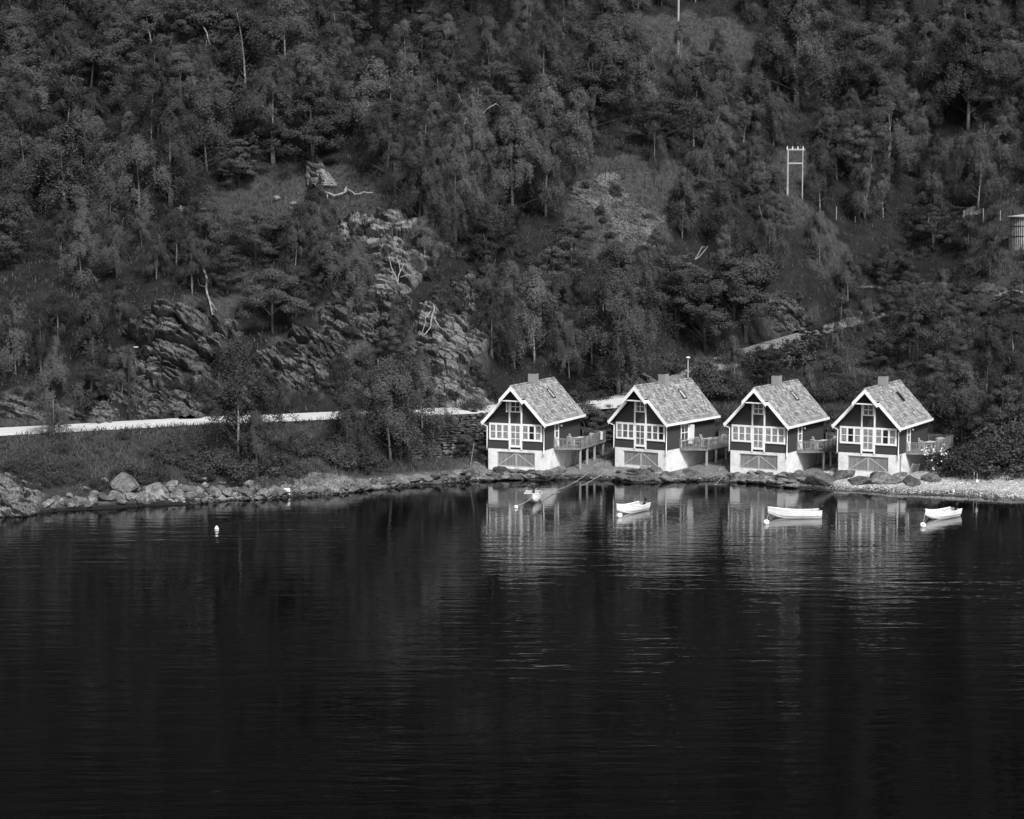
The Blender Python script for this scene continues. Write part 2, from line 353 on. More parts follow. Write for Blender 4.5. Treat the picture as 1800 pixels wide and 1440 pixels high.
bm_ = nt.nodes.new('ShaderNodeBump'); bm_.inputs['Distance'].default_value = .45
nt.links.new(noise_n(nt, pos, 2.2, 6, .7), bm_.inputs['Height']); nt.links.new(bm_.outputs[0], pb.inputs['Normal'])
hill = link('hillside', npmesh('hillside', V, np.stack([q, q+1, q+1+nx, q+nx], 1), TM, True)); tag(hill, kind='structure')
ppx, ppy = proj(V[:,0], V[:,1], V[:,2])
grassm = np.clip(is_open(ppx, ppy, 1.05)*1.0+(V[:,2] < 6)*.75, 0, 1)
edge = .25*fbm(V[:,0]/2, V[:,1]/2, 0, 3, 31)
beachm = (1-sstep(V[:,2]+edge, 1.3, 1.75))*sstep(ppx, 770, 870)*(1-sstep(V[:,1], 214, 219))
beachm = beachm*(.45+.55*sstep(ppx, 1430, 1500)); beachm = np.maximum(beachm, .22*(1-sstep(V[:,2]+edge, .6, 1.1)))
wet = 1-sstep(V[:,2]+edge*.6, .2, .5)
ca = hill.data.color_attributes.new('cover', 'FLOAT_COLOR', 'POINT')
ca.data.foreach_set('color', np.stack([grassm, beachm, wet, np.ones(len(V))], 1).astype(np.float32).ravel())
# water
WM, nt, pb = newmat('fjord_water')
pb.inputs['Base Color'].default_value = (.0012,.0012,.0012,1); pb.inputs['Roughness'].default_value = .025
pb.inputs['IOR'].default_value = 1.333; pb.inputs['Specular IOR Level'].default_value = .5
gm = nt.nodes.new('ShaderNodeNewGeometry'); pos = gm.outputs['Position']
sx = nt.nodes.new('ShaderNodeSeparateXYZ'); nt.links.new(pos, sx.inputs[0])
patch = maprange(nt, noise_n(nt, mapping(nt, pos, (.5,1,1)), .04, 3, .55), .36, .64, .3, 1.3)
swell = noise_n(nt, mapping(nt, pos, (.26,1,1), (0,0,.06)), .7, 3, .55)
rip = noise_n(nt, mapping(nt, pos, (.42,1,1), (0,0,-.1)), 1.9, 3, .6)
fine = noise_n(nt, mapping(nt, pos, (.6,1,1)), 5.0, 2, .5)
open_ = maprange(nt, sx.outputs[1], 188, 150, .12, .95)
hh = mathn(nt, 'MULTIPLY', swell, mathn(nt, 'MULTIPLY', open_, .085))
hh = mathn(nt, 'ADD', hh, mathn(nt, 'MULTIPLY', rip, mathn(nt, 'MULTIPLY', maprange(nt, sx.outputs[1], 200, 172, .45, 1.1), .014)))
hh = mathn(nt, 'ADD', hh, mathn(nt, 'MULTIPLY', fine, .0012))
hh = mathn(nt, 'MULTIPLY', hh, patch)
b = nt.nodes.new('ShaderNodeBump'); b.inputs['Distance'].default_value = 1.0; nt.links.new(hh, b.inputs['Height']); nt.links.new(b.outputs[0], pb.inputs['Normal'])
w = MB(); w.add([(-1500,-900,0),(1500,-900,0),(1500,260,0),(-1500,260,0)], [(0,1,2,3)])
tag(w.build('fjord_water', WM), kind='structure')
def ribbon(name, P, W, mat, dz):
    pts = []
    t = np.linspace(0, len(P)-1, (len(P)-1)*8+1)
    C = np.stack([np.interp(t, np.arange(len(P)), P[:,k]) for k in range(3)], 1)
    for _ in range(6): C[1:-1] = (C[:-2]+2*C[1:-1]+C[2:])/4
    Wd = np.interp(t, np.arange(len(P)), W); T = np.gradient(C[:,:2], axis=0); T /= np.linalg.norm(T, axis=1)[:,None]
    N = np.stack([-T[:,1], T[:,0]], 1); vs = []; cs = np.linspace(-1, 1, 5)
    for k in cs:
        off = (Wd*k+.12*fbm(t*1.7, k*3, 0, 2, 8))[:,None]
        vs.append(np.column_stack([C[:,:2]+N*off, C[:,2]+dz+.05*(1-k*k)]))
    # a skirt folded down at both edges
    lo = vs[0].copy(); lo[:,2] -= .5; hi2 = vs[-1].copy(); hi2[:,2] -= .5; vs = [lo]+vs+[hi2]
    n = len(t); V = np.concatenate(vs); q = []
    for r in range(len(vs)-1):
        for i in range(n-1): q.append((r*n+i, r*n+i+1, (r+1)*n+i+1, (r+1)*n+i))
    return tag(link(name, npmesh(name, V, np.array(q), mat, False)), kind='structure')
ribbon('road', ROAD[:16], ROADW[:16], ROADM, .05)
ribbon('gravel_road', ROAD[15:], ROADW[15:], GRAV, .06)
ribbon('upper_track', TRACK, np.full(len(TRACK), 1.7), GRAV, .05)
# ---------------------------------------------------------------- foliage builders
def quads(C, A, B):
    n = len(C); V = np.empty((n, 4, 3)); V[:,0] = C-A; V[:,1] = C-B; V[:,2] = C+A; V[:,3] = C+B
    return V.reshape(-1, 3), np.arange(4*n).reshape(n, 4)
def leafset(C, size, rg, up=.5, droop=0.0, ratio=.55, O=None):
    n = len(C); N = rg.normal(size=(n, 3))
    if O is None: N[:,2] = np.abs(N[:,2])+up
    else: N = N*.6+O+[0, 0, up]                          # leaves turned outwards from their clump, as on a real crown
    N /= np.linalg.norm(N, axis=1)[:,None]
    T = rg.normal(size=(n, 3)); T[:,2] -= droop; T -= (T*N).sum(1)[:,None]*N; T /= np.linalg.norm(T, axis=1)[:,None]+1e-9
    B = np.cross(N, T); s = size*rg.uniform(.6, 1.35, n)[:,None]
    return quads(C, T*s*.5, B*s*.5*ratio)
def lobes(rg): 
    ph = rg.uniform(0, 6.28, 5); am = rg.uniform(.08, .26, 5)
    return lambda th, t: 1+sum(am[k]*np.cos((k+1)*th+ph[k]+t*(3+2*k)) for k in range(5))
def crown_birch(seed, H=10., Rr=2.75, nb=350, nl=74, start=.17):
    rg = np.random.default_rng(seed); lb = lobes(rg); pts = []; limbs = []; outs = []
    cl = []
    for k in range(max(24, nb//8)):
        t = rg.random()**.85; th = rg.uniform(0, 6.283)
        prof = (1-t)**.62*(.55+.75*min(1, t*3.2)); r = Rr*prof*lb(th, t)*rg.uniform(.45, 1.08)
        cl.append((r*math.cos(th), r*math.sin(th), H*(start+(1-start)*t*.97), t, th))
    for k in range(nb):
        cx_, cy_, z, t, th = cl[rg.integers(len(cl))]
        tip = np.array([cx_, cy_, z])+rg.normal(size=3)*[.5,.5,.42]*(.6+.5*(1-t))*(H/10)**.5; s = rg.random(nl)
        out = np.array([math.cos(th), math.sin(th), 0]); L = rg.uniform(.7, 1.7)*(.6+.6*(1-t))
        P = tip+out*(s*.45*L)[:,None]-np.array([0,0,1])*((s**1.4)*1.25*L)[:,None]+rg.normal(size=(nl,3))*[.17,.17,.13]
        pts.append(P); q_ = P-[cx_*.8, cy_*.8, z-.5]; q_ /= np.linalg.norm(q_, axis=1)[:,None]+1e-6; outs.append(q_*.8+[.8*math.cos(th), .8*math.sin(th), .5*t])
        if k % 12 == 0: limbs.append(tip)
    C = np.concatenate(pts); V, Fc = leafset(C, .15, rg, .3, .8, .58, np.concatenate(outs)); return V, Fc, limbs
def crown_broad(seed, H=8., Rr=2.9, nc=62, nl=330, start=.1, flat=.6, size=.14):
    rg = np.random.default_rng(seed); lb = lobes(rg); pts = []; limbs = []; outs = []
    for k in range(nc):
        u = rg.uniform(-.55, 1); th = rg.uniform(0, 6.283); rr = rg.uniform(.62, 1.0)
        hz = math.sqrt(max(0, 1-u*u)); l = lb(th, u)
        c = np.array([Rr*rr*hz*l*math.cos(th), Rr*rr*hz*l*math.sin(th), H*(start+(1-start)*(.42+.56*u*rr))])
        d = rg.normal(size=(nl, 3)); d /= np.linalg.norm(d, axis=1)[:,None]; d *= rg.uniform(.3, 1, nl)[:,None]
        rc = rg.uniform(.5, .95)*Rr/2.9
        P = c+d*[rc, rc, rc*flat]; P[:,2] -= .15*((P[:,0]-c[0])**2+(P[:,1]-c[1])**2); pts.append(P); q_ = P-c; q_ /= np.linalg.norm(q_, axis=1)[:,None]+1e-6; outs.append(q_*.8+[.7*math.cos(th), .7*math.sin(th), max(0, u)*.5])
        if k % 9 == 0: limbs.append(c)
    C = np.concatenate(pts); V, Fc = leafset(C, size, rg, .4, .1, .62, np.concatenate(outs)); return V, Fc, limbs
def crown_spruce(seed, H=12., Rr=2.2):
    rg = np.random.default_rng(seed); pts = []; z = H*.12; 
    while z < H*.99:
        r = Rr*(1-z/H)**.8+.12; nb = 9
        for k in range(nb):
            th = rg.uniform(0, 6.283); s = rg.random(44); L = r*rg.uniform(.75, 1.1)
            P = np.stack([s*L*math.cos(th), s*L*math.sin(th), z-.35*s*L+.12*(s*L)**2*.5], 1)+rg.normal(size=(44,3))*[.14,.14,.08]
            P[:,2] -= rg.random(44)*.35*s; pts.append(P)
        z += rg.uniform(.28, .5)
    C = np.concatenate(pts); V, Fc = leafset(C, .2, rg, .7, .8, .35); return V, Fc, []
def crown_bush(seed, Rr=1.3, nc=26, nl=60, size=.17):
    rg = np.random.default_rng(seed); lb = lobes(rg); pts = []; outs = []
    for k in range(nc):
        u = rg.uniform(0, 1); th = rg.uniform(0, 6.283); hz = math.sqrt(1-u*u)*rg.uniform(.55, 1); l = lb(th, u)
        c = np.array([Rr*hz*l*math.cos(th), Rr*hz*l*math.sin(th), .15+Rr*1.05*u*rg.uniform(.6, 1.05)])
        P = c+rg.normal(size=(nl, 3))*[.26,.26,.17]*(Rr/1.3); pts.append(P); q_ = (P-c)*2+c*.5; q_ /= np.linalg.norm(q_, axis=1)[:,None]+1e-6; outs.append(q_)
    C = np.concatenate(pts); V, Fc = leafset(C, size, rg, .3, .3, .6, np.concatenate(outs)); return V, Fc, []
def trunk_mesh(name, seed, H, limbs, r0, mat, stems=1, lean=.08):
    rr = random.Random(seed); m = MB()
    for s_ in range(stems):
        dx, dy = (rr.uniform(-1, 1)*lean*H*(2.2 if stems > 1 else 1) for _ in (0, 1)); n = 9
        ph = rr.uniform(0, 6); pts = []; rad = []
        for i in range(n):
            t = i/(n-1); pts.append((dx*t*t+.08*math.sin(ph+5*t)*H/10, dy*t*t+.08*math.cos(ph+4*t)*H/10, -.4+(H*.95+.4)*t)); rad.append(r0*(1-.88*t)*(1.25 if i == 0 else 1))
        m.tube(pts, rad, 6)
        for k, L in enumerate(limbs):
            if k % stems != s_: continue
            z0 = max(H*.12, L[2]-np.hypot(L[0], L[1])*rr.uniform(.6, 1.1)-.3); t = min(.97, (z0+.4)/(H*.95+.4))
            a = Vector((dx*t*t+.08*math.sin(ph+5*t)*H/10, dy*t*t+.08*math.cos(ph+4*t)*H/10, z0)); b_ = Vector(L)
            mid = a.lerp(b_, .5)+Vector((0, 0, .25)); rl = r0*(1-.88*t)*.5
            m.tube([a, mid, b_], [rl, rl*.6, rl*.2], 4, mi=1, cap=False)
    return m.mesh(name, [mat, BARKD], True)
KIND = {}
def variants(kind, n, fn, H, r0, lm, bm, seed0, stems=(1,), lean=.08):
    L = []
    for k in range(n):
        V, Fc, limbs = fn(seed0+k)
        L.append((npmesh(kind+'_crown', V, Fc, lm), trunk_mesh(kind+'_trunk', seed0+k, H, limbs, r0, bm, stems[k % len(stems)], lean)))
    KIND[kind] = (L, H)
variants('birch', 7, crown_birch, 10, .13, L_BIRCH, BARKW, 100, (1,1,2,1,1,1,2))
variants('slim_birch', 3, lambda s: crown_birch(s, 11, 2.0, 240, 74, .14), 11, .12, L_BIRCH, BARKW, 140)
variants('broadleaf', 6, crown_broad, 8, .14, L_BROAD, BARKD, 200, (1,2,3))
variants('layered', 3, lambda s: crown_broad(s, 7.5, 2.9, 95, 170, .1, .38, .19), 7.5, .14, L_BROAD, BARKD, 230, (2,3))
variants('big_birch', 2, lambda s: crown_birch(s, 16, 3.9, 620, 80, .15), 16, .2, L_BIRCH, BARKW, 160, (1,2))
variants('big_broadleaf', 1, lambda s: crown_broad(s, 14, 4.6, 150, 330, .12, .6, .15), 14, .22, L_BROAD, BARKD, 260, (2,))
variants('spruce', 3, crown_spruce, 12, .17, L_DARK, BARKD, 300)
BUSH = []
for k in range(6):
    V, Fc, _ = crown_bush(400+k, 1.3, [30,38][k % 2], 95, [.14,.11,.16][k % 3]); mt = MB(); rr = random.Random(k)
    for j in range(7):
        a = rr.uniform(0, 6.28); mt.tube([(0,0,-.2),(.35*math.cos(a),.35*math.sin(a),.55),(.85*math.cos(a),.85*math.sin(a),1.1)], [.035,.025,.008], 4, cap=False)
    BUSH.append((npmesh('bush_foliage', V, Fc, L_BUSH), mt.mesh('bush_stems', BARKD, True)))
# plants are placed first as records, labelled together at the end
PLANTS = []
def plant(kind, p, h=None, sc=None, wide=1.0, rz=None, text=None):
    if h and h > 12.5 and kind in ('birch', 'slim_birch', 'broadleaf'): kind = 'big_broadleaf' if kind == 'broadleaf' else 'big_birch'
    PLANTS.append(dict(kind=kind, p=Vector(p), h=h, sc=sc, wide=wide, rz=R.uniform(0, 6.28) if rz is None else rz, text=text))
def tree_px(kind, px, py, top, wide=1.0, text=None):       # base pixel and the pixel row of the tree's top
    p = ground(px, py); sc = (py-top)/(F/p.y)
    plant(kind, p, h=sc, wide=wide, text=text)

# ---------------------------------------------------------------- boathouses
WD, HC, HW, RISE, OS, FO, PR, LN = 6.2, 2.07, 2.83, 3.78, .45, .59, .76, 10.6
ZE, ZR = HC+HW, HC+HW+RISE; XM = -WD/2; SLP = RISE/(XM*-1+OS)      # roof slope (rise per metre)
def roofz(x): return ZR-abs(x-XM)*SLP
CACHE = {}
def cached(key, fn):
    if key not in CACHE: CACHE[key] = fn()
    return CACHE[key]
def siding_mesh():
    m = MB(); hb = .145; y0 = .02; y1 = LN-.5; th = .022
    zt = ZR-.34
    n = int((zt-HC)/hb)+1
    for i in range(n):
        a = HC+.01+i*hb; b_ = min(a+hb, zt)
        def half(z): return max(0, min(WD/2, (ZR-.26-z)/SLP))
        ha, hb2 = half(a), half(b_)
        if ha < .05: break
        for y, s in ((y0, -1), (y1, 1)):
            ya, yb = y+s*th, y+s*.002
            vs = [(XM-ha,ya,a),(XM+ha,ya,a),(XM+hb2,yb,b_),(XM-hb2,yb,b_),(XM-ha,y-s*.01,a),(XM+ha,y-s*.01,a)]
            m.add(vs, [(0,1,2,3),(4,5,1,0)])
        if b_ <= ZE+.05:
            for x, s in ((-WD+.0, -1), (0.0, 1)):
                xa, xb = x+s*th, x+s*.002
                m.add([(xa,y0,a),(xa,y1,a),(xb,y1,b_),(xb,y0,b_),(x-s*.01,y0,a),(x-s*.01,y1,a)], [(0,1,2,3),(4,5,1,0)])
    # corner boards in the same dark paint
    for x in (-WD-.03, .03):
        for y in (y0-.03, y1+.03): m.box(x-.06, x+.06, y-.06, y+.06, HC+.005, ZE-.12)
    return m.mesh('clapboard_siding', SIDE)
def roof_slab_mesh():
    m = MB(); t = .16
    for s in (-1, 1):
        xe = XM+s*(WD/2+OS)
        for (ya, yb, xa, xb) in ((-FO, LN, XM, xe), (-FO-PR, -FO-.002, XM, XM+s*1.3)):
            za, zb = ZR-abs(xa-XM)*SLP, ZR-abs(xb-XM)*SLP
            m.add([(xa,ya,za),(xb,ya,zb),(xb,yb,zb),(xa,yb,za),(xa,ya,za-t*1.45),(xb,ya,zb-t*1.45),(xb,yb,zb-t*1.45),(xa,yb,za-t*1.45)],
                  [(0,1,2,3),(4,7,6,5),(0,4,5,1),(1,5,6,2),(2,6,7,3),(3,7,4,0)])
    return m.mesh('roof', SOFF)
def tiles_mesh():
    m = MB(); cosr = 1/math.hypot(1, SLP); sinr = SLP*cosr; nr = 15; Ls = (WD/2+OS)/cosr; st = Ls/nr; tw = .28; rr = random.Random(5)
    for s in (-1, 1):
        def P(d, y, h): return (XM+s*(d*cosr+h*sinr), y, ZR-d*sinr+h*cosr)
        for r in range(nr):
            d0 = r*st; d1 = d0+st*1.06; y = -FO+.02 if d1*cosr > 1.32 else -FO-PR+.02
            while y < LN-.05:
                j = rr.uniform(-.008, .012); hs = (0.03, .085, .075, .03); ys = (0, tw*.33, tw*.66, tw); vs = []
                for (d, up) in ((d0, 0.0), (d1, .035+j)):
                    vs += [P(d, y+q, h+up) for q, h in zip(ys, hs)]
                vs += [P(d1, y+q, .0) for q in ys]
                m.add(vs, [(0,1,5,4),(1,2,6,5),(2,3,7,6),(4,5,9,8),(5,6,10,9),(6,7,11,10)]); y += tw
    y = -FO-PR+.02
    while y < LN-.1:                                      # ridge tiles
        m.tube([(XM, y, ZR+.05), (XM, y+.36, ZR+.065)], .13, 8); y += .34
    return m.mesh('roof_tiles', TILE)
def base_mesh(dx0, dx1, dz0, dz1, side=False):
    m = MB(); b0 = -1.4
    m.box(-WD, dx0, 0, .28, b0, HC); m.box(dx1, 0, 0, .28, b0, HC); m.box(dx0, dx1, .0, .28, dz1, HC); m.box(dx0, dx1, 0, .28, b0, dz0)
    if side:
        m.box(-WD, 0, .28, .75, b0, HC); m.box(-WD, 0, 1.65, LN-.5, b0, HC); m.box(-WD, -.2, .75, 1.65, b0, HC); m.box(-.2, 0, .75, 1.65, 1.95, HC); m.box(-.2, 0, .75, 1.65, b0, .1)
    else: m.box(-WD, 0, .28, LN-.5, b0, HC)
    return m.mesh('concrete_base', CONC)
def pane_grid(par, x0, x1, z0, z1, y, nx_, nz_, pmat, face='y', fr=.085):
    """frame and muntins as one mesh named window; each pane a sub-part. face 'y': looks to -y ; 'x': looks to +x"""
    f = MB()
    def bx(m, a0, a1, c0, c1, d0, d1):
        if face == 'y': m.box(a0, a1, y-d1, y-d0, c0, c1)
        else: m.box(y+d0, y+d1, a0, a1, c0, c1)
    bx(f, x0, x0+fr, z0, z1, 0, .07); bx(f, x1-fr, x1, z0, z1, 0, .07); bx(f, x0+fr, x1-fr, z0, z0+fr, 0, .07); bx(f, x0+fr, x1-fr, z1-fr, z1, 0, .07)
    ix0, ix1, iz0, iz1 = x0+fr, x1-fr, z0+fr, z1-fr; mw = .065
    for i in range(1, nx_): c = ix0+(ix1-ix0)*i/nx_; bx(f, c-mw/2, c+mw/2, iz0, iz1, .01, .06)
    for k in range(1, nz_):
        c = iz0+(iz1-iz0)*k/nz_
        for i in range(nx_):
            a = ix0+(ix1-ix0)*i/nx_+(mw/2 if i else 0); b_ = ix0+(ix1-ix0)*(i+1)/nx_-(mw/2 if i < nx_-1 else 0)
            bx(f, a, b_, c-mw/2, c+mw/2, .012, .058)
    w_ = f.build('window', WHITE, par)
    for i in range(nx_):
        for k in range(nz_):
            p = MB(); a = ix0+(ix1-ix0)*i/nx_; b_ = ix0+(ix1-ix0)*(i+1)/nx_; c_ = iz0+(iz1-iz0)*k/nz_; d_ = iz0+(iz1-iz0)*(k+1)/nz_
            bx(p, a+.003, b_-.003, c_+.003, d_-.003, .022, .034); p.build('pane', pmat, w_)
    return w_
def garage(par, x0, x1, z0, z1):
    for i in range(2):
        a = x0+(x1-x0)/2*i+.015; b_ = x0+(x1-x0)/2*(i+1)-.015; y = .1
        m = MB(); m.box(a, b_, y+.06, y+.08, z0, z1); leaf = m.build('garage_door', WOODG, par)
        pm = MB(); n = 14; wv = (b_-a)/n
        for k in range(n): pm.box(a+k*wv+.006, a+(k+1)*wv-.006, y+.02+(.004 if k % 2 else 0), y+.058, z0+.01, z1-.01)
        tag(pm.build('door_planks', WOODG, leaf), kind='stuff')
        for (p, q) in (((a, z0+.05), (b_, z0+.05)), ((a, z1-.05), (b_, z1-.05))):
            t = MB(); t.box(p[0], q[0], y-.012, y+.018, p[1]-.05, p[1]+.05); t.build('door_rail', BRACE, leaf)
        for x in (a+.04, b_-.04):
            t = MB(); t.box(x-.04, x+.04, y-.01, y+.018, z0+.102, z1-.102); t.build('door_stile', BRACE, leaf)
        t = MB(); p, q = ((a+.12, z0+.14), (b_-.12, z1-.14)) if i == 0 else ((a+.12, z1-.14), (b_-.12, z0+.14))
        t.beam((p[0], y+.002, p[1]), (q[0], y+.002, q[1]), .03, .09, (0,0,1)); t.build('door_brace', BRACE, leaf)
def chair(loc, rz, label):
    t = empty('garden_chair', loc, rz, label, 'chair')
    m = MB(); [m.box(-.25, .25, -.25+.1*k, -.25+.1*k+.085, .42, .45) for k in range(5)]; m.build('seat', TABLE, t)
    m = MB(); [m.beam((-.25, .26+.05*k, .5+.12*k), (.25, .26+.05*k, .5+.12*k), .03, .09) for k in range(5)]; m.build('backrest', TABLE, t)
    for x in (-.23, .23):
        for y in (-.22, .22): m = MB(); m.box(x-.025, x+.025, y-.025, y+.025, 0, .42 if y < 0 else .42); m.build('leg', TABLE, t)
        m = MB(); m.box(x-.03, x+.03, -.25, .3, .62, .65); m.box(x-.02, x+.02, -.22, -.18, .45, .62); m.build('armrest', TABLE, t)
def table(loc, rz, L, label):
    t = empty('garden_table', loc, rz, label, 'table')
    m = MB(); [m.box(-L/2, L/2, -.42+.14*k, -.42+.14*k+.125, .7, .74) for k in range(6)]; m.build('tabletop', TABLE, t)
    for x in (-L/2+.12, L/2-.12):
        for y in (-.33, .33): m = MB(); m.box(x-.04, x+.04, y-.04, y+.04, 0, .7); m.build('leg', TABLE, t)
DECK = [(0, 2.8), (2.5, 4.1), (2.35, 12.0), (.0, 12.0)]
def deck(par, posts, zg):
    ZD = HC+.02; m = MB(); poly = DECK
    def xr(y): return (y-2.8)/(1.3)*2.5 if y < 4.1 else 2.5-(y-4.1)/7.9*.15
    y = 2.85
    while y < 12: m.box(.03, max(.1, xr(y+.06)), y, y+.12, ZD-.03, ZD+.005); y += .135
    d = m.build('deck', DECKM, par)
    m = MB()
    pts = [(.06, 2.83), (2.5, 4.1), (2.35, 12.0), (-.3, 12.0)]
    for a, b_ in zip(pts[:-1], pts[1:]):
        m.beam((a[0], a[1], ZD-.14), (b_[0], b_[1], ZD-.14), .05, .2)
    for yy in (5.2, 6.8, 8.4, 10.): m.beam((.1, yy, ZD-.12), (2.38, yy, ZD-.12), .05, .15)
    m.build('deck_joists', DECKM, d)
    m = MB(); bl = MB()
    for a, b_ in zip(pts[:-1], pts[1:]):
        A, B = Vector((*a, 0)), Vector((*b_, 0)); L = (B-A).length; u = (B-A)/L
        m.beam(A+Vector((0,0,ZD+.98)), B+Vector((0,0,ZD+.98)), .12, .04); m.beam(A+Vector((0,0,ZD+.84)), B+Vector((0,0,ZD+.84)), .03, .08)
        n = int(L/1.25)
        for k in range(n+1):
            p = A+u*(L*k/max(1,n)); m.box(p.x-.045, p.x+.045, p.y-.045, p.y+.045, ZD-.05, ZD+.955)
        k = .1
        while k < L: p = A+u*k; bl.beam((p.x, p.y, ZD-.12), (p.x, p.y, ZD+.78), .05, .022, (u.y, -u.x, 0)); k += .15
    m.build('railing', DECKM, d); tag(bl.build('balusters', DECKM, d), kind='stuff')
    for (x, y, zb) in posts:
        m = MB(); m.box(x-.09, x+.09, y-.09, y+.09, zb, ZD-.245); m.build('deck_post', POSTM, d)
    return d
def house(idx, label, cfg):
    X, Y, th, z0 = HOUSES[idx]
    h = empty('boathouse', (X, Y, z0), -math.radians(th), label, 'boathouse', 'boathouses along the shore')
    def m2(fn): m = MB(); fn(m); return m
    link('concrete_base', cached('base%d' % (idx == 3), lambda: base_mesh(-5.2, -.95, .22, 1.78, idx == 3)), h)
    tag(link('clapboard_siding', cached('sid', siding_mesh), h), kind='stuff')
    link('roof', cached('roof', roof_slab_mesh), h); rt = link('roof_tiles', cached('tiles', tiles_mesh), h); tag(rt, kind='stuff')
    # inner gable wall behind the siding so that nothing shows through
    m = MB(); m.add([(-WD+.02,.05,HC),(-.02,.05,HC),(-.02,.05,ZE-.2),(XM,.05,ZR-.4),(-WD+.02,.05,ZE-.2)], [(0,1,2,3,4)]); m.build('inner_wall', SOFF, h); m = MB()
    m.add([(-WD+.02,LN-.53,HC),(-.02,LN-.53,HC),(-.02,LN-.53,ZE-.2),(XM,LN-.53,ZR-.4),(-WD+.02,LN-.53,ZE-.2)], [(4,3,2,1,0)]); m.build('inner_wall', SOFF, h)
    def barge(x0, x1, yy, w_=.26, ext=0):
        m = MB(); za, zb = roofz(x0), roofz(x1); c_ = math.hypot(1, SLP)
        m.add([(x0,yy-.04,za+.06),(x1,yy-.04,zb+.06),(x1,yy-.04,zb+.06-w_*c_),(x0,yy-.04,za+.06-w_*c_),
               (x0,yy,za+.06),(x1,yy,zb+.06),(x1,yy,zb+.06-w_*c_),(x0,yy,za+.06-w_*c_)],
              [(0,1,2,3),(7,6,5,4),(0,4,5,1),(1,5,6,2),(2,6,7,3),(3,7,4,0)]); m.build('barge_board', WHITE, h)
    for s in (-1, 1):
        barge(XM, XM+s*1.32, -FO-PR-.002, .31); barge(XM+s*1.3, XM+s*(WD/2+OS+.02), -FO-.002, .31); barge(XM, XM+s*(WD/2+OS+.02), LN+.045, .2)
        m = MB(); xe = XM+s*(WD/2+OS); m.box(xe+s*.02, xe+s*.13, -FO-.03, LN+.03, ZE-.22, ZE+.03); m.build('gutter', WHITE, h)
        # side face of the projecting hood
        m = MB(); xh = XM+s*1.3; zh = roofz(xh); m.box(xh-s*.01, xh+s*.03, -FO-PR, -FO-.05, zh-.3, zh+.04); m.build('hood_fascia', WHITE, h)
        # drain pipe
        xp = XM+s*(WD/2+.09); m = MB()
        m.tube([(XM+s*(WD/2+OS-.02), -FO+.1, ZE-.17), (XM+s*(WD/2+OS-.05), -FO+.14, ZE-.3), (xp, -.1, ZE-.5), (xp, -.1, HC-.05 if s < 0 else HC-.25), (xp+(-.12 if s<0 else 0), -.16, HC-.2 if s<0 else HC-.4)], .065, 6)
        m.build('drain_pipe', WHITE, h, True)
    m = MB(); m.box(XM-1.28, XM+1.28, -FO-PR+.05, -.06, 7.17, 7.25); m.build('hood_beam', WHITE, h)
    m = MB(); m.box(XM-1.1, XM+1.1, -FO-.1, -FO-.06, 7.26, 8.2)
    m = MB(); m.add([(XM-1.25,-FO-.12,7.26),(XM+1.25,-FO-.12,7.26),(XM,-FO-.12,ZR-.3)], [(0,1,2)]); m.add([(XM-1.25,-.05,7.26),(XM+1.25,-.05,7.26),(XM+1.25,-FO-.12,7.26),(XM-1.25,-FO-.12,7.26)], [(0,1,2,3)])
    m.build('hood_shade_sheet', SOFF, h)  # near-black sheet stands in for the shade inside the hood recess
    for s in (-1, 1):
        m = MB(); m.beam((XM+s*.82, -.06, 6.3), (XM+s*.92, -FO-.35, 7.16), .05, .05); m.build('hood_bracket', SOFF, h)
    yf = -.004                                           # front of the siding
    def trim(x0, x1, z0_, z1_, d0=.01, d1=.05, name='trim_board'): m = MB(); m.box(x0, x1, yf-d1, yf-d0, z0_, z1_); m.build(name, WHITE, h)
    vt = [(-3.84, -3.68), (-2.5, -2.34)]
    trim(-6.06, -.12, 4.66, 4.76, .02, .085)
    for a, b_ in vt: trim(a, b_, HC-.02, 4.655, .02, .08); trim(a, b_, 4.765, 7.16, .02, .08)
    for gx0, gx1 in ((-5.98, -3.845), (-2.335, -.2)):
        trim(gx0-.06, gx1+.06 if gx1 > -1 else gx1, 3.0, 3.1, .02, .09)
    trim(-6.07, -5.985, 3.105, 4.655, .02, .07); trim(-.195, -.11, 2.95, 4.655, .02, .07)
    k = 0
    for gx0, gx1 in ((-5.98, -3.845), (-2.335, -.2)):
        for i in range(3):
            a = gx0+(gx1-gx0)*i/3; b_ = gx0+(gx1-gx0)*(i+1)/3; pm = {'c': PANEC, 'd': PANED, 'm': PANEM}[cfg['w'][k]]
            pane_grid(h, a+.004, b_-.004, 3.105, 4.65, yf-.02, 1, 2, pm); k += 1
    pane_grid(h, -3.675, -2.505, 2.42, 4.65, yf-.02, 2, 3, {'c': PANEC, 'm': PANEM}[cfg['door']], fr=.1)
    trim(-3.675, -2.505, 2.3, 2.415, .02, .1)
    pane_grid(h, -3.675, -2.505, 5.93, 7.12, yf-.02, 2, 2, PANED if cfg['up'] == 'open' else PANEM, fr=.11)
    if cfg['up'] == 'open':                               # casement swung out to the left
        m = MB(); x = -3.87; m2_ = MB()
        for (ya, yb, za, zb) in ((-.62,-.56,5.98,7.08),(-.13,-.07,5.98,7.08),(-.56,-.13,5.98,6.05),(-.56,-.13,7.01,7.08),(-.56,-.13,6.5,6.55)): m.box(x-.04, x, ya, yb, za, zb)
        w_ = m.build('open_casement', WHITE, h); m2_.box(x-.025, x-.015, -.56, -.13, 6.05, 7.01); m2_.build('pane', PANEC, w_)
    garage(h, -5.18, -.97, .24, 1.76)
    # chimney, skylight
    m = MB(); m.box(XM-.42, XM+.42, 4.3, 5.15, ZR-.5, ZR+1.0); ch = m.build('chimney', CONC2, h)
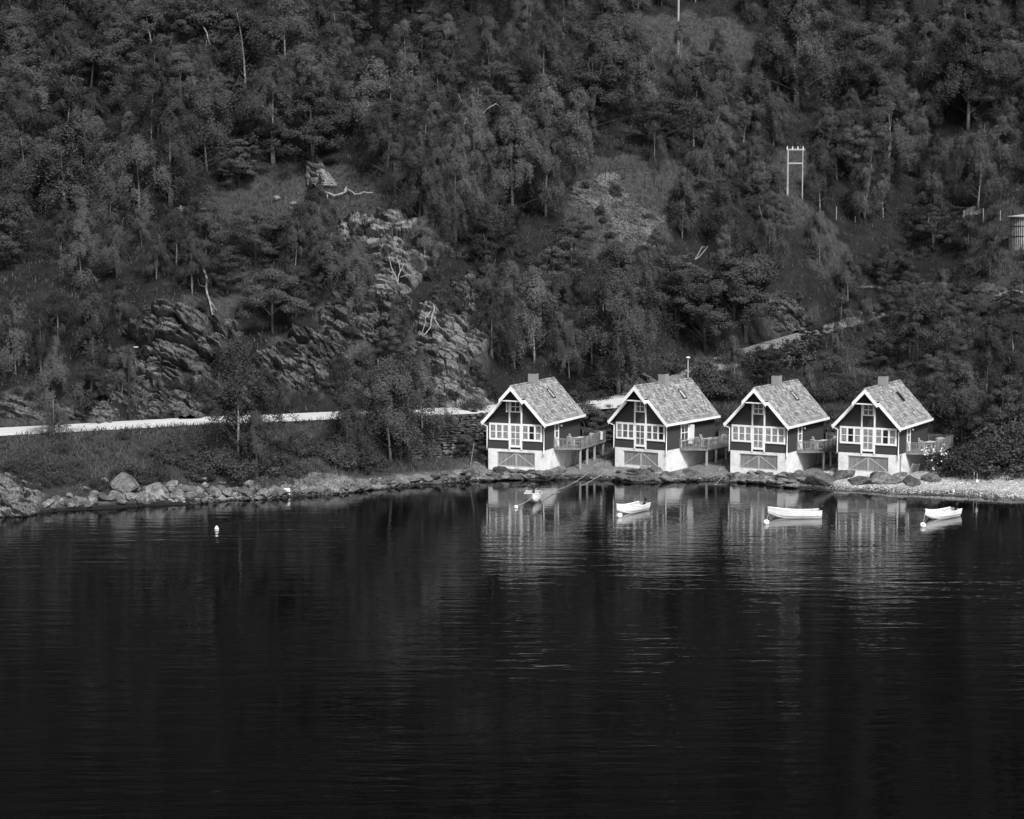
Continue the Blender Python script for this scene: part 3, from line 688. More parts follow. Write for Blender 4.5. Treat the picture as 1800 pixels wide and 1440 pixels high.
    m = MB(); m.box(XM-.46, XM+.46, 4.26, 5.19, ZR+1.0, ZR+1.07); m.box(XM-.2, XM+.2, 4.5, 4.95, ZR+1.07, ZR+1.2); m.build('chimney_cap', LAMPM, ch)
    cr = 1/math.hypot(1, SLP)
    def RP(d, y, hgt): return Vector((XM+d*cr+hgt*SLP*cr, y, ZR-d*SLP*cr+hgt*cr))
    m = MB(); y0, y1, d0, d1 = 6.1, 6.72, 1.25, 2.4
    for (a, b_) in (((d0,y0),(d1,y0)), ((d1,y0),(d1,y1)), ((d1,y1),(d0,y1)), ((d0,y1),(d0,y0))): m.beam(RP(a[0],a[1],.13), RP(b_[0],b_[1],.13), .09, .12, (SLP*cr,0,cr))
    sk = m.build('skylight', LAMPM, h); m = MB(); m.add([RP(d0,y0,.14),RP(d1,y0,.14),RP(d1,y1,.14),RP(d0,y1,.14)], [(0,1,2,3)]); m.build('pane', BOATI if idx < 3 else PANED, sk)  # pale pane colour stands in for the reflection on the glass
    # side door or window, wall lamp
    if idx != 1:
        m = MB(); m.box(.022, .1, 3.0, 3.12, 2.12, 4.6); m.box(.022, .1, 3.98, 4.1, 2.12, 4.6); m.box(.022, .1, 3.12, 3.98, 4.5, 4.6); m.box(.022, .08, 3.12, 3.98, 2.12, 3.1); m.box(.03, .07, 3.12, 3.98, 3.75, 3.82)
        d_ = m.build('side_door', WHITE, h)
        for za, zb in ((3.1, 3.75), (3.82, 4.5)): m = MB(); m.box(.03, .05, 3.13, 3.97, za+.01, zb-.01); m.build('pane', PANEM, d_)
        m = MB(); m.lathe([(0,-.13),(.09,-.1),(.14,0),(.09,.1),(0,.13)], 10, (.14, 4.6, 4.25)); m.build('wall_lamp', WHITE, h, True)
    else:
        pane_grid(h, 2.95, 4.55, 2.75, 4.55, .022, 2, 2, PANED, 'x', .1)
        m = MB(); m.box(.1, .16, 2.9, 3.0, 2.12, 4.62); m.box(.1, .75, 4.55, 4.6, 2.4, 4.45); m.build('open_shutter', WHITE, h)
    if idx == 3:
        m = MB(); m.box(-.17, -.12, .76, 1.64, .12, 1.94); m.build('cellar_door', WOODG, h)
    return h
def hw(idx, x, y, z=0):                                   # house-local point to world
    X, Y, th, z0 = HOUSES[idx]; c, s = math.cos(math.radians(th)), math.sin(math.radians(th))
    return Vector((X+x*c+y*s, Y-x*s+y*c, z0+z))
HL = ['first boathouse from the left, with an open hood window and towel on its deck', 'second boathouse from the left, with a side window swung open above its deck',
      'third boathouse from the left, with closed curtains across its front windows', 'rightmost boathouse, beside the white flowering shrub and pebble beach']
CF = [dict(w='cccccc', door='c', up='open'), dict(w='cmmmmd', door='m', up='shut'), dict(w='cccccc', door='c', up='half'), dict(w='cdccdc', door='c', up='shut')]
CF[0]['w'] = 'ccccdc'
for i in range(4):
    h = house(i, HL[i], CF[i])
    P = [(2.38, 4.4), (2.3, 6.6), (2.25, 8.9), (2.2, 11.6), (.4, 8.), (.4, 11.4)]
    deck(h, [(x, y, float(height(hw(i,x,y).x, hw(i,x,y).y))-HOUSES[i][3]-.3) for x, y in P], 0)
    rz = -math.radians(HOUSES[i][2]); ZD = HC+.03
    nm = ['on the first deck from the left', 'on the second deck from the left', 'on the third deck from the left', 'on the deck by the flowering shrub']
    table(hw(i, 1.35, 6.9, ZD), rz+math.pi/2, 1.7, 'long slatted table '+nm[i])
    chair(hw(i, .9, 5.35, ZD), rz+math.pi, 'wooden armchair at the near end of the table '+nm[i])
    chair(hw(i, 1.9, 8.5, ZD), rz, 'wooden armchair at the far end of the table '+nm[i])
    chair(hw(i, .5, 7.2, ZD), rz+math.pi/2, 'wooden armchair between the wall and the table '+nm[i])
# towel over the first deck's rail
m = MB(); a = hw(0, 2.41, 10.0, ZD+1.04); b_ = hw(0, 2.40, 10.75, ZD+1.04)
n_ = Vector((math.cos(rz*0-math.radians(23.3)), math.sin(-math.radians(23.3)), 0))*.09
for s, dz in ((1, .85), (-1, .5)):
    vs = []
    for k in range(6):
        for j in range(5):
            p = a.lerp(b_, j/4)+n_*s*(.9+.12*math.sin(k*1.3+j*1.9)); p.z -= dz*k/5; vs.append(p)
    m.add(vs, [(k*5+j, k*5+j+1, (k+1)*5+j+1, (k+1)*5+j) for k in range(5) for j in range(4)])
m.beam(a+Vector((0,0,.0)), b_+Vector((0,0,.0)), .2, .01)
tag(m.build('towel', CLOTH, None, True), 'white towel hung over the railing of the leftmost deck', 'towel')
# barrel-like box on the last deck, swim ladder beside the last base
bx = empty('storage_box', hw(3, 1.4, 10.6, ZD), -.4, 'pale wooden box at the far end of the rightmost deck', 'box')
m = MB(); m.box(-.4,.4,-.3,.3,0,.7); m.build('body', WOODL, bx); m = MB(); m.box(-.44,.44,-.34,.34,.702,.76); m.build('lid', TABLE, bx)
t = empty('step_ladder', hw(3, .75, 2.6, -.1), 0, 'small slatted ladder leaning by the concrete base of the rightmost boathouse', 'ladder')
for x in (-.35, .35): m = MB(); m.beam((x,0,0), (x+.5,.25,1.1), .05, .08); m.build('stile', WOODL, t)
for k in range(5): m = MB(); m.beam((-.35+.1*k+.03, .04+.05*k, .12+.21*k), (.35+.1*k+.03, .04+.05*k, .12+.21*k), .09, .03); m.build('rung', WOODL, t)
# ---------------------------------------------------------------- boats, buoys, ropes
def boat(px, py, heading, L, label, group, motor=True):
    p = wat(px, py, 0); t = empty('rowing_boat', (p.x, p.y, .02), heading, label, 'boat', group)
    # local +x = bow
    def sec(u):                                           # u 0 stern .. 1 bow -> half beam, keel z, sheer z
        b_ = .84*(1-max(0, (u-.35)/.65)**3.4)*(.78+.22*min(1, u/.35)); k = -.14+.55*max(0, (u-.72)/.28)**2.2; s = .52+.16*(1-min(1,u/.4))**2*.5+.4*max(0, (u-.35)/.65)**1.9
        return max(b_, .02), k, s
    N = 20; prof = [(0, 0), (.5, .04), (.52, .08), (.76, .17), (.785, .25), (.9, .42), (.925, .5), (.97, .74), (.995, .8), (1.0, 1.0)]; hull = MB(); vs = []
    for i in range(N+1):
        u = i/N; b_, k, s = sec(u); x = (u-.5)*L+ (.22*max(0,(u-.8)/.2) )
        row = [(x, b_*a, k+(s-k)*c_) for a, c_ in prof]; vs += [(x_, -y_, z_) for x_, y_, z_ in reversed(row[1:])]+row
    n = len(prof)*2-1; fs = [(i*n+j, i*n+j+1, (i+1)*n+j+1, (i+1)*n+j) for i in range(N) for j in range(n-1)]
    fs.append(tuple(range(n)))
    hull.add(vs, fs); hull.build('hull', BOATM, t)
    inn = MB(); vs = []
    for i in range(N+1):
        u = i/N; b_, k, s = sec(u); x = (u-.5)*L*.985+(.19*max(0,(u-.8)/.2)); b_ = max(.01, b_-.05); k2 = max(k+.07, .05)
        row = [(0, k2), (.7*b_, k2), (.95*b_, s-.15), (b_, s-.01)]; vs += [(x, -a, c_) for a, c_ in reversed(row[1:])]+[(x, a, c_) for a, c_ in row]
    inn.add(vs, [(i*7+j, (i+1)*7+j, (i+1)*7+j+1, i*7+j+1) for i in range(N) for j in range(6)]); inn.add([vs[j] for j in range(7)], [tuple(range(7))])
    inn.build('interior', BOATI, t)
    for s_ in (-1, 1):
        g = MB(); pts = []
        for i in range(N+1): u = i/N; b_, k, s = sec(u); pts.append(((u-.5)*L+(.22*max(0,(u-.8)/.2)), s_*b_, s+.01))
        g.tube(pts, .04, 5); g.build('gunwale', BOATM, t)
    for u in (.2, .47, .72):
        b_, k, s = sec(u); m = MB(); m.box((u-.5)*L-.13, (u-.5)*L+.13, -b_+.06, b_-.06, s-.16, s-.12); m.build('thwart', BOATM, t)
    b_, k, s = sec(.92); m = MB(); m.add([((.84-.5)*L,-sec(.84)[0]+.06,sec(.84)[2]-.04),((.84-.5)*L,sec(.84)[0]-.06,sec(.84)[2]-.04),((1-.5)*L+.15,0,sec(1)[2]-.03)], [(0,1,2)]); m.build('bow_deck', BOATM, t)
    if motor:
        e = MB(); x = -L/2; e.lathe([(0,-.16),(.1,-.14),(.14,-.02),(.14,.1),(.1,.2),(0,.23)], 10, (x-.1, 0, .84)); mo = e.build('outboard_motor', BLACK, t, True)
        e = MB(); e.box(x-.14, x-.06, -.05, .05, -.25, .62); e.box(x-.3,x-.02,-.04,.04,-.1,-.06); e.build('motor_leg', LAMPM, mo)
        e = MB(); e.box(x-.02, x+.07, -.12, .12, .32, .6); e.build('clamp', LAMPM, mo)
    return t
G = 'white rowing boats moored off the boathouses'
B1 = boat(937, 879, math.radians(-92), 4.4, 'white boat seen bow-on, floating in front of the leftmost boathouse', G)
B2 = boat(1110, 899, math.radians(-128), 4.3, 'white boat lying diagonally off the second boathouse from the left', G)
B3 = boat(1398, 909, math.radians(184), 4.6, 'white boat lying broadside off the third boathouse', G)
B4 = boat(1655, 909, math.radians(221), 4.3, 'white boat farthest to the right, floating off the pebble beach', G)
def buoy(px, py, r, label):
    p = wat(px, py, 0); t = empty('mooring_buoy', (p.x, p.y, 0), 0, label, 'buoy'); m = MB()
    m.lathe([(r*math.sin(a), r*.45-r*math.cos(a)) for a in [math.pi*k/10+.001 for k in range(10)]]+[(.02, r*1.45)], 14); m.build('float', WHITE, t, True)
    m = MB(); m.tube([(0,0,r*1.4),(0,0,r*1.62)], r*.16, 6); m.build('eyelet', LAMPM, t)
    return Vector((p.x, p.y, r))
b1 = buoy(907, 893, .19, 'small white buoy tied to the boat seen bow-on')
b2 = buoy(1089, 909, .27, 'white buoy under the bow of the diagonal boat')
b3 = buoy(1347, 921, .27, 'white buoy left of the broadside boat')
b4 = buoy(1622, 926, .27, 'white buoy at the bow of the farthest right boat')
p = wat(381, 932, 0); t = empty('marker_buoy', p, 0, 'lone striped marker buoy on dark water at the left', 'buoy')
m = MB(); m.lathe([(.0,-.25),(.12,-.18),(.2,0),(.2,.06)], 12); m.build('float', WHITE, t, True); m = MB(); m.lathe([(.2,.06),(.195,.12)], 12); m.build('band', LAMPM, t, True)
m = MB(); m.lathe([(.195,.12),(.14,.24),(.06,.36),(0,.4)], 12); m.build('top', WHITE, t, True)
def rope(pts, sag, label, r=.014, name='mooring_rope', mat=None, cat='rope'):
    m = MB(); P = []
    for a, b_ in zip(pts[:-1], pts[1:]):
        for k in range(13): s = k/12; q = Vector(a).lerp(Vector(b_), s); q.z -= sag*4*s*(1-s); P.append(q)
    m.tube(P, r, 4); tag(m.build(name, mat or ROPE), label, cat)
def bowpt(o, L=4.4): return o.matrix_basis @ Vector((L/2+.2, 0, .6))
def sternpt(o, L=4.4, s=1): return o.matrix_basis @ Vector((-L/2+.3, .7*s, .5))
for o in (B1, B2, B3, B4): o.matrix_basis = Matrix.Translation(o.location) @ Matrix.Rotation(o.rotation_euler.z, 4, 'Z')
rope([b1, bowpt(B1)], .12, 'short rope from small buoy to the boat seen bow-on', .022)
q1 = ground(1034, 836); q2 = ground(1068, 832)
rope([sternpt(B1, 4.4, 1), q1+Vector((0,0,.3))], .5, 'left one of two long shore lines to the boat seen bow-on', .02)
rope([sternpt(B1, 4.4, 1)+Vector((.1,.1,-.1)), q2+Vector((0,0,.3))], .7, 'right one of two long shore lines to the boat seen bow-on', .02)
rope([b2, bowpt(B2)], .05, 'short rope from the diagonal boat to its buoy', .02)
rope([b3, bowpt(B3)], .15, 'slack rope from the broadside boat to its buoy', .02)
rope([b4, bowpt(B4)], .1, 'short rope from the farthest right boat to its buoy', .02)
rope([ground(1272, 842)+Vector((0,0,.3)), wat(1252, 855, -.05)], .1, 'short rope running into the water left of third boathouse', .02)
# ---------------------------------------------------------------- poles, lamps, posts, hut
def px_h(p, dpy): return dpy/(F/p.y)
p = ground(228, 741); t = empty('street_lamp', p, 0, 'dark roadside lamp post in front of the big jagged cliff', 'street lamp')
hL = px_h(p, 741-612); m = MB(); m.tube([(0,0,-.4),(0,0,hL*.5),(0,0,hL)], [.11,.1,.08], 8); m.build('pole', LAMPM, t)
m = MB(); m.tube([(0,0,hL-.1),(.25,-.15,hL+.15),(.75,-.35,hL+.2)], .04, 6); m.build('arm', LAMPM, t); m = MB(); m.box(.65,1.1,-.5,-.25,hL+.12,hL+.25); m.build('lamp_head', PALEM, t)
p = ground(1209, 690); hL = px_h(p, 690-631); t = empty('street_lamp', p, 0, 'pale lamp post with flat white head rising behind the second boathouse roof', 'street lamp')
m = MB(); m.tube([(0,0,-.4),(0,0,hL)], [.09,.07], 8); m.build('pole', PALEM, t); m = MB(); m.lathe([(0,0),(.22,.02),(.25,.08),(.18,.16),(0,.2)], 12, (0,0,hL)); m.build('lamp_head', WHITE, t)
p = ground(1192, 98); hP = px_h(p, 98+40); t = empty('utility_pole', p, 0, 'tall pale pole on the upper meadow, cut by the top edge of the picture', 'pole')
m = MB(); m.tube([(0,0,-.5),(0,0,hP)], [.2,.14], 8); m.build('pole', PALEM, t); m = MB(); m.box(-1,1,-.08,.08,hP-.9,hP-.75); m.build('crossarm', PALEM, t)
top1 = p+Vector((0,0,hP-.75))
p = ground(1384, 345); hP = px_h(p, 345-265); t = empty('pole_frame', p, 0, 'pale twin-legged power pole frame among birches on the right slope', 'power pole')
gap = px_h(p, 26)
for x, r in ((0, .16), (gap, .1)): m = MB(); m.tube([(x,0,-.5 if x == 0 else -1.5),(x,0,hP)], [r,r*.8], 8); m.build('pole', PALEM, t)
m = MB(); m.beam((-.2,0,hP-.05),(gap+.3,0,hP-.05),.16,.2); m.build('crossarm', PALEM, t); m = MB(); m.beam((0,0,hP-2.0),(gap,0,hP-2.0),.12,.2); m.build('crossarm', PALEM, t)
for k in range(4): m = MB(); x = -.1+k*(gap+.3)/3.2; m.lathe([(.09,0),(.1,.1),(.04,.14),(.08,.3),(0,.36)], 8, (x,0,hP+.06)); m.build('insulator', WHITE, t)
for k in range(4): rope([top1+Vector((-.9+.6*k,0,.1)), p+Vector((-.1+k*.6,0,hP+.4))], 1.6, ['leftmost','second','third','rightmost'][k]+' of four overhead wires running down to the twin pole frame', .013, 'overhead_wire', LAMPM, 'wire')
posts = [(1028,300,20),(1041,307,18),(1064,318,22),(1072,305,14),(1097,318,19),(1133,332,20),(1150,324,18),(1163,339,20),(1193,345,20),(1552,384,15),(1470,386,20),(1728,392,22),(1694,388,14),(1758,389,15),(1503,392,10)]
ordn = ['first','second','third','fourth','fifth','sixth','seventh','eighth','ninth']
PP = []
for k, (x, y, hh_) in enumerate(posts):
    p = ground(x, y); PP.append(p); hP = px_h(p, hh_)+.2; pale = x > 1400; m = MB(); m.tube([(0,0,-.3),(.02,0,hP)], [.06,.05], 6)
    o = m.build('fence_post', PALEM if pale else LAMPM); o.location = p
    lab = ('thin dark fence post, %s from the left in the row above the bare rock slope' if k < 9 else 'pale thin fence post, %s from the left in the row on the right slope') % ordn[[0,1,2,3,4,5,6,7,8,2,0,4,3,5,1][k]]
    tag(o, lab, 'post', 'fence posts on the slope')
rope([PP[i]+Vector((0,0,1.1)) for i in (0,1,2,4,5,7,8)], .05, 'thin fence wire strung along the dark posts above the bare rock slope', .012, 'fence_wire', LAMPM, 'wire')
p = ground(1800, 432); t = empty('slatted_hut', p+Vector((0,0,-.1)), 0, 'round slatted timber hut with flat roof at the right edge', 'hut')
rh = px_h(p, 26); hh_ = px_h(p, 50); m = MB(); n = 44
for k in range(n):
    a = 2*math.pi*k/n; c_, s_ = math.cos(a), math.sin(a); m.beam((rh*c_, rh*s_, -.6), (rh*c_, rh*s_, hh_), .02, rh*.09, (-s_, c_, 0))
tag(m.build('staves', WOODL, t), kind='stuff')
m = MB(); m.lathe([(rh*.93,-.6),(rh*.93,hh_)], 32); m.build('inner_wall', SOFF, t)
for z in (.35, .7): m = MB(); pts = [(rh*1.03*math.cos(a), rh*1.03*math.sin(a), hh_*z) for a in np.linspace(0, 6.283, 33)]; m.tube(pts, .04, 4); m.build('hoop', LAMPM, t)
m = MB(); m.lathe([(rh*1.18,hh_),(rh*1.2,hh_+.12),(0,hh_+.45)], 24); m.build('roof', PALEM, t)
# guard rail / culvert at the bend of the upper gravel road
p = ground(1540, 556); t = empty('concrete_kerb', p, math.radians(-8), 'small concrete parapet at the bend of the gravel road', 'parapet')
m = MB(); m.box(-2.2,1.2,0,.3,-.5,.55); m.build('wall', CONC2, t); m = MB(); m.box(1.3,1.5,0,.3,-.5,.9); m.box(1.3,2.6,-.02,.32,.9,1.0); m.box(2.4,2.6,0,.3,-.5,.9); m.build('frame', LAMPM, t)
for (x, y, hh_, lab) in ((1712, 852, 22, 'left one of two thin stakes standing on the pebble beach'), (1717, 866, 34, 'right one of two thin stakes on the pebble beach, with a small box')):
    p = ground(x, y); t = empty('beach_stake', p, 0, lab, 'stake'); m = MB(); m.tube([(0,0,-.3),(0,0,px_h(p, hh_))], .035, 6); m.build('stake', PALEM, t)
    if x == 1717: m = MB(); m.box(-.12,.12,-.1,.06,.95,1.2); m.build('box', WHITE, t)
p = ground(826, 822); m = MB(); m.tube([(0,0,-.2),(.45,.1,px_h(p,42))], .04, 6); o = m.build('leaning_stick', DEADW); o.location = p; tag(o, 'thin stick leaning beside the leftmost boathouse', 'stick')
p = ground(504, 868); m = MB(); m.box(-.28,.28,-.25,.25,-.2,.45); o = m.build('white_block', WHITE); o.location = p; o.rotation_euler = (0,0,.3); tag(o, 'small white painted block on the shore rocks at the left', 'block')
# ---------------------------------------------------------------- rocks
def rock_mesh(seed, flat, mat, name='boulder', sub=2):
    import bmesh
    bm = bmesh.new(); bmesh.ops.create_icosphere(bm, subdivisions=sub+1, radius=1); rg = np.random.default_rng(seed)
    V = np.array([v.co[:] for v in bm.verts]); 
    for _ in range(13):
        n = rg.normal(size=3); n /= np.linalg.norm(n); off = rg.uniform(.5, .85); d = V@n; V = V-np.maximum(0, d-off)[:,None]*n
    V += .1*np.stack([fbm(V[:,0]*2+k*9, V[:,1]*2, V[:,2]*2, 3, seed+k) for k in range(3)], 1)
    V *= [1.15, .9, flat]
    for v, c_ in zip(bm.verts, V): v.co = c_
    me = bpy.data.meshes.new(name); bm.to_mesh(me); bm.free(); me.materials.append(mat); return me
RKP = [rock_mesh(900+k, [.75,.6,.85][k % 3], SHROCK) for k in range(6)]
RKD = [rock_mesh(930+k, [.5,.66,.42][k % 3], SHROCKD) for k in range(6)]
RKW = [rock_mesh(960+k, .42, WALLST, 'stone', 1) for k in range(6)]
STONES = []
def boulder(px, py, wpx, pale=True, text=None, tilt=None, sink=.3, z=None):
    p = ground(px, py) if z is None else wat(px, py, z); sc = wpx/(F/p.y)/(1.75 if pale else 2.1); me = (RKP if pale else RKD)[R.randrange(6)]
    o = link('boulder', me); o.location = p+Vector((0, .1*sc, sc*sink*(1.1 if pale else .5))); o.scale = (sc, sc*R.uniform(.8, 1.1), sc*R.uniform(.85, 1.15))
    o.rotation_euler = (R.uniform(-.2,.2), R.uniform(-.25,.25) if tilt is None else tilt, R.uniform(0, 6.28) if tilt is None else R.uniform(-.3,.3))
    STONES.append(dict(o=o, px=px, py=py, w=wpx, pale=pale, text=text))
boulder(218,862,50,True,'largest pale boulder, a long tilted block at the left shore',-.3)
boulder(180,880,26,True); boulder(184,848,16,True); boulder(276,873,42,True,'broad pointed grey boulder right of the long tilted block',0)
boulder(300,857,24); boulder(306,874,18); boulder(330,870,32,True,'upright rounded boulder in the middle of the left shore heap',.1); boulder(356,845,32,False); boulder(349,866,20); boulder(372,868,24); boulder(360,857,14)
boulder(399,872,26); boulder(414,864,16); boulder(442,858,14); boulder(425,868,12); boulder(392,855,14); boulder(165,872,20); pass
boulder(72,877,16); boulder(70,855,9); boulder(112,881,12); boulder(123,875,14); boulder(150,862,16); boulder(135,885,18)
rr = random.Random(3)
def shore_row(x0, x1, ya, yb, n, w0, w1, pale, jit=5):
    for k in range(n):
        t = rr.random(); x = x0+(x1-x0)*t; boulder(x, ya+(yb-ya)*t+rr.uniform(-jit, jit), rr.uniform(w0, w1), pale)
shore_row(75,160,888,886,20,8,20,True,7); shore_row(155,470,886,874,48,10,24,True,8); shore_row(240,470,872,860,22,12,26,True,7)
shore_row(460,700,871,856,34,9,24,True,5); shore_row(470,700,870,853,26,14,34,False,5); shore_row(690,860,850,832,20,16,42,False,4)
def slabs(x0, x1, ytop, ybot, slope, seed, text):
    r2 = random.Random(seed); y = ybot; row = 0
    while y > ytop:
        x = x0+r2.uniform(0, 10)+row*5
        while x < x1-row*4:
            w_ = r2.uniform(12, 27); boulder(x+w_/2, y+(x-x0)/(x1-x0)*slope+r2.uniform(-1.5,1.5), w_*1.12, False, None, r2.uniform(-.12,.12), .5); x += w_*.72
        y -= 5; row += 1
slabs(842,985,828,846,-2,1,0); slabs(1070,1222,829,847,-1,2,0); slabs(1264,1412,832,852,-2,3,0)
boulder(1395,858,34,False,None,0); boulder(1445,852,62,False,'long dark slab lying below the left corner of the rightmost boathouse',.12); boulder(1480,840,46,False,'dark tilted slab leaning against the rightmost boathouse corner',-.3)
boulder(1512,851,52,False); boulder(1556,848,60,False,'broad flat slab right under the rightmost boathouse doors',0); boulder(1600,850,44,False); boulder(1634,846,36,False,'last large slab of the row beside the flowering shrub',0); boulder(1660,838,26,False); boulder(1545,840,40,False); boulder(1580,838,30,False)
shore_row(985,1075,840,838,8,6,14,False,3); shore_row(1215,1270,845,850,6,6,12,False,3); shore_row(1500,1790,862,872,10,5,10,False,3)
boulder(487,353,16,True,'small pale rock with dark hollow, left of the root tangle',.2); boulder(516,362,14,True,'low pale rock on the bare slope below the root tangle',0); boulder(686,394,10,True)
boulder(1404,528,14,True); boulder(1380,560,22,False); boulder(620,120+300,18,True)
# dry stone wall: every stone a part
wall = empty('dry_stone_wall', (-8, 207, 2), 0, 'dark dry stone retaining wall under the road, left of the first boathouse', 'wall')
r2 = random.Random(9); cnt = 0; small = []
Ls = [0]
for a, b_ in zip(WP[:-1], WP[1:]): Ls.append(Ls[-1]+math.hypot(b_[0]-a[0], b_[1]-a[1]))
def wpt(s):
    k = max(i for i in range(len(Ls)-1) if Ls[i] <= s+1e-6); t = (s-Ls[k])/(Ls[k+1]-Ls[k]); a, b_ = WP[k], WP[k+1]
    return a[0]+(b_[0]-a[0])*t, a[1]+(b_[1]-a[1])*t, math.atan2(b_[1]-a[1], b_[0]-a[0])
z = 1.2; row = 0; backV = []
while z < 6.15:
    s = r2.uniform(0, .5); hrow = r2.uniform(.26, .4)
    while s < Ls[-1]-.1:
        w_ = r2.uniform(.5, 1.25); x, y, an = wpt(min(s+w_/2, Ls[-1]-.01))
        if True:
            o = link('stone', RKW[r2.randrange(6)], wall); o.location = Vector((x, y, z))-wall.location+Vector((math.sin(an)*0+r2.uniform(-.08,.08), (z-1.2)*.3+r2.uniform(-.12,.12), r2.uniform(-.04,.04)))
            o.scale = (w_*.54, .42, hrow*1.5); o.rotation_euler = (r2.uniform(-.12,.12), r2.uniform(-.1,.1), an+r2.uniform(-.2,.2)); cnt += 1
            if cnt > 295: o['_s'] = 1; small.append(o)
        s += w_*.93
    z += hrow*.8
if small:                                                # past 300 stones the rest become one part
    vs = []; fs = []; b0 = 0
    for o in small:
        o_m = Matrix.LocRotScale(o.location, o.rotation_euler, o.scale)
        vs += [tuple(o_m @ v.co) for v in o.data.vertices]; fs += [[b0+i for i in p_.vertices] for p_ in o.data.polygons]; b0 = len(vs)
        bpy.data.objects.remove(o)
    me = bpy.data.meshes.new('upper_stones'); me.from_pydata(vs, [], fs); me.materials.append(WALLST); tag(link('upper_stones', me, wall), kind='stuff')
# ---------------------------------------------------------------- rock outcrops: thick shells standing out of the hillside
OUTC = []
def outcrop(cx, cy, rx, ry, amp, label, seed, dip=35, mat=ROCK, nu=110, step=1.1, over=0.0):
    OUTC.append((cx, cy, rx, ry, amp)); nv = int(nu*ry/rx); u = np.linspace(-1, 1, nu); v = np.linspace(-1, 1, nv); U, Vv = np.meshgrid(u, v)
    PX, PY = cx+U*rx, cy+Vv*ry; P = ground_many(PX, PY).reshape(nv, nu, 3)
    for _ in range(10):
        Q = P.copy(); Q[1:-1,1:-1] = (P[:-2,1:-1]+P[2:,1:-1]+P[1:-1,:-2]+P[1:-1,2:]+P[1:-1,1:-1]*2)/6; P = Q
    X, Z = P[...,0], P[...,2]+.35*P[...,1]
    a = math.radians(-dip)*.8; X = X-X.mean(); Z = Z-Z.mean(); S = X*math.sin(a)+Z*math.cos(a); T = X*math.cos(a)-Z*math.sin(a)
    S = S+.22*fbm(X/2, Z/2, 0, 3, seed); T = T+.22*fbm(X/2, Z/2, 5, 3, seed+1)
    def facets(sx, sy, tilt, sd2):                        # angular blocks: nearest jittered cell, each a tilted plane
        gx_, gy_ = T/sx, S/sy; bi, bj = np.floor(gx_), np.floor(gy_); best = np.full(X.shape, 1e9); sec = np.full(X.shape, 1e9); dd = np.zeros(X.shape)
        for di in (-1, 0, 1):
            for dj in (-1, 0, 1):
                ci, cj = bi+di, bj+dj; z0 = np.zeros_like(ci)
                ox = ci+.1+.8*h3(ci, cj, z0, sd2); oy = cj+.1+.8*h3(ci, cj, z0, sd2+1); r = (gx_-ox)**2+(gy_-oy)**2; m_ = r < best
                v_ = (h3(ci, cj, z0, sd2+2)-.5)*1.1+(gx_-ox)*(h3(ci, cj, z0, sd2+3)-.5)*tilt+(gy_-oy)*(h3(ci, cj, z0, sd2+4)-.85)*tilt
                sec = np.where(m_, best, np.minimum(sec, r)); best = np.where(m_, r, best); dd = np.where(m_, v_, dd)
        return dd-.55*(1-sstep(np.sqrt(sec)-np.sqrt(best), .0, .13))
    d = step*(.95*facets(2.3*step, 1.5*step, 1.9, seed)+.42*facets(1.15*step, .6*step, 1.8, seed+20)+.12*facets(.5*step, .22*step, 1.4, seed+40))
    d += .9*fbm(X/5, Z/5, 0, 2, seed+6)+.05*fbm(X*1.6, Z*1.6, 0, 2, seed+8)
    rad = np.sqrt(U**2+Vv**2)*(1+.55*fbm(U*2.4, Vv*2.4, 0, 4, seed+10)); e = 1-sstep(rad, .62, 1.0)
    D = amp*(e*1.0)+d*np.clip(e*1.6, 0, 1)*min(1, amp*.6+.3)-1.6*(1-np.clip(e*4, 0, 1)); D += over*e*np.clip(-Vv, 0, 1)
    N = np.array([.0, -.82, .57]); V3 = P+D[...,None]*N
    ii, jj = np.meshgrid(np.arange(nu-1), np.arange(nv-1)); q = (jj*nu+ii).ravel()
    o = link('rock_outcrop', npmesh('rock_outcrop', V3.reshape(-1,3), np.stack([q, q+nu, q+1+nu, q+1], 1), mat)); return tag(o, label, 'rock')
outcrop(330,630,112,98,2.0,'big jagged dark cliff with an overhang behind the lamp post',41,-35,ROCK,150,1.5,1.6)
outcrop(300,712,86,26,.9,'broken rock bank right above the road below the big cliff',63,-35,ROCK,120,.7)
outcrop(425,694,70,30,.8,'rocky roadside bank between the cliff and the slanting slabs',64,-40,ROCK,90,.7)
outcrop(640,690,60,24,.7,'rocky roadside bank left of the pale rubble',65,-30,ROCK,80,.6)
outcrop(150,726,60,22,.8,'low rocky bank above the road left of the lamp post',66,-25,ROCK,80,.6)
outcrop(228,670,42,62,.9,'low broken rock face left of the big jagged cliff',42,-40,ROCK,70,1.0)
outcrop(540,640,102,58,1.4,'slanting layered rock slabs right of the big cliff',43,-50,ROCK,130,.9,.6)
outcrop(680,462,92,74,2.0,'large rounded pale rock knob in the middle of the slope',44,-12,ROCKP,110,1.1,1.0)
outcrop(632,560,92,54,1.3,'rock face between the rounded knob and the slanting slabs',45,-30,ROCK,100,.9,.5)
outcrop(785,608,76,84,1.3,'pale stepped rock slab above the dry stone wall',46,-28,ROCKP,110,.8,.3)
outcrop(800,700,80,26,.7,'low pale rubble rock right beside the road before the first boathouse',47,-20,ROCKP,80,.6)
outcrop(835,505,50,32,1.2,'shadowed rock ledge right of the rounded knob',48,-10,ROCK,70,.9,.8)
outcrop(1045,345,62,36,.3,'bare smooth rock sheet running down below the fence posts',49,-35,ROCK,110,.35)
outcrop(1112,402,62,46,.3,'lower part of the bare rock slope, streaked with grass',61,-38,ROCK,110,.35)
outcrop(14,882,84,42,1.1,'big dark smooth rock rising from the water at the lower left corner',62,-20,SHROCKD,110,.8)
outcrop(1148,468,26,42,.8,'small dark rock step below the bare rock sheet',50,-60,ROCK,50,.7)
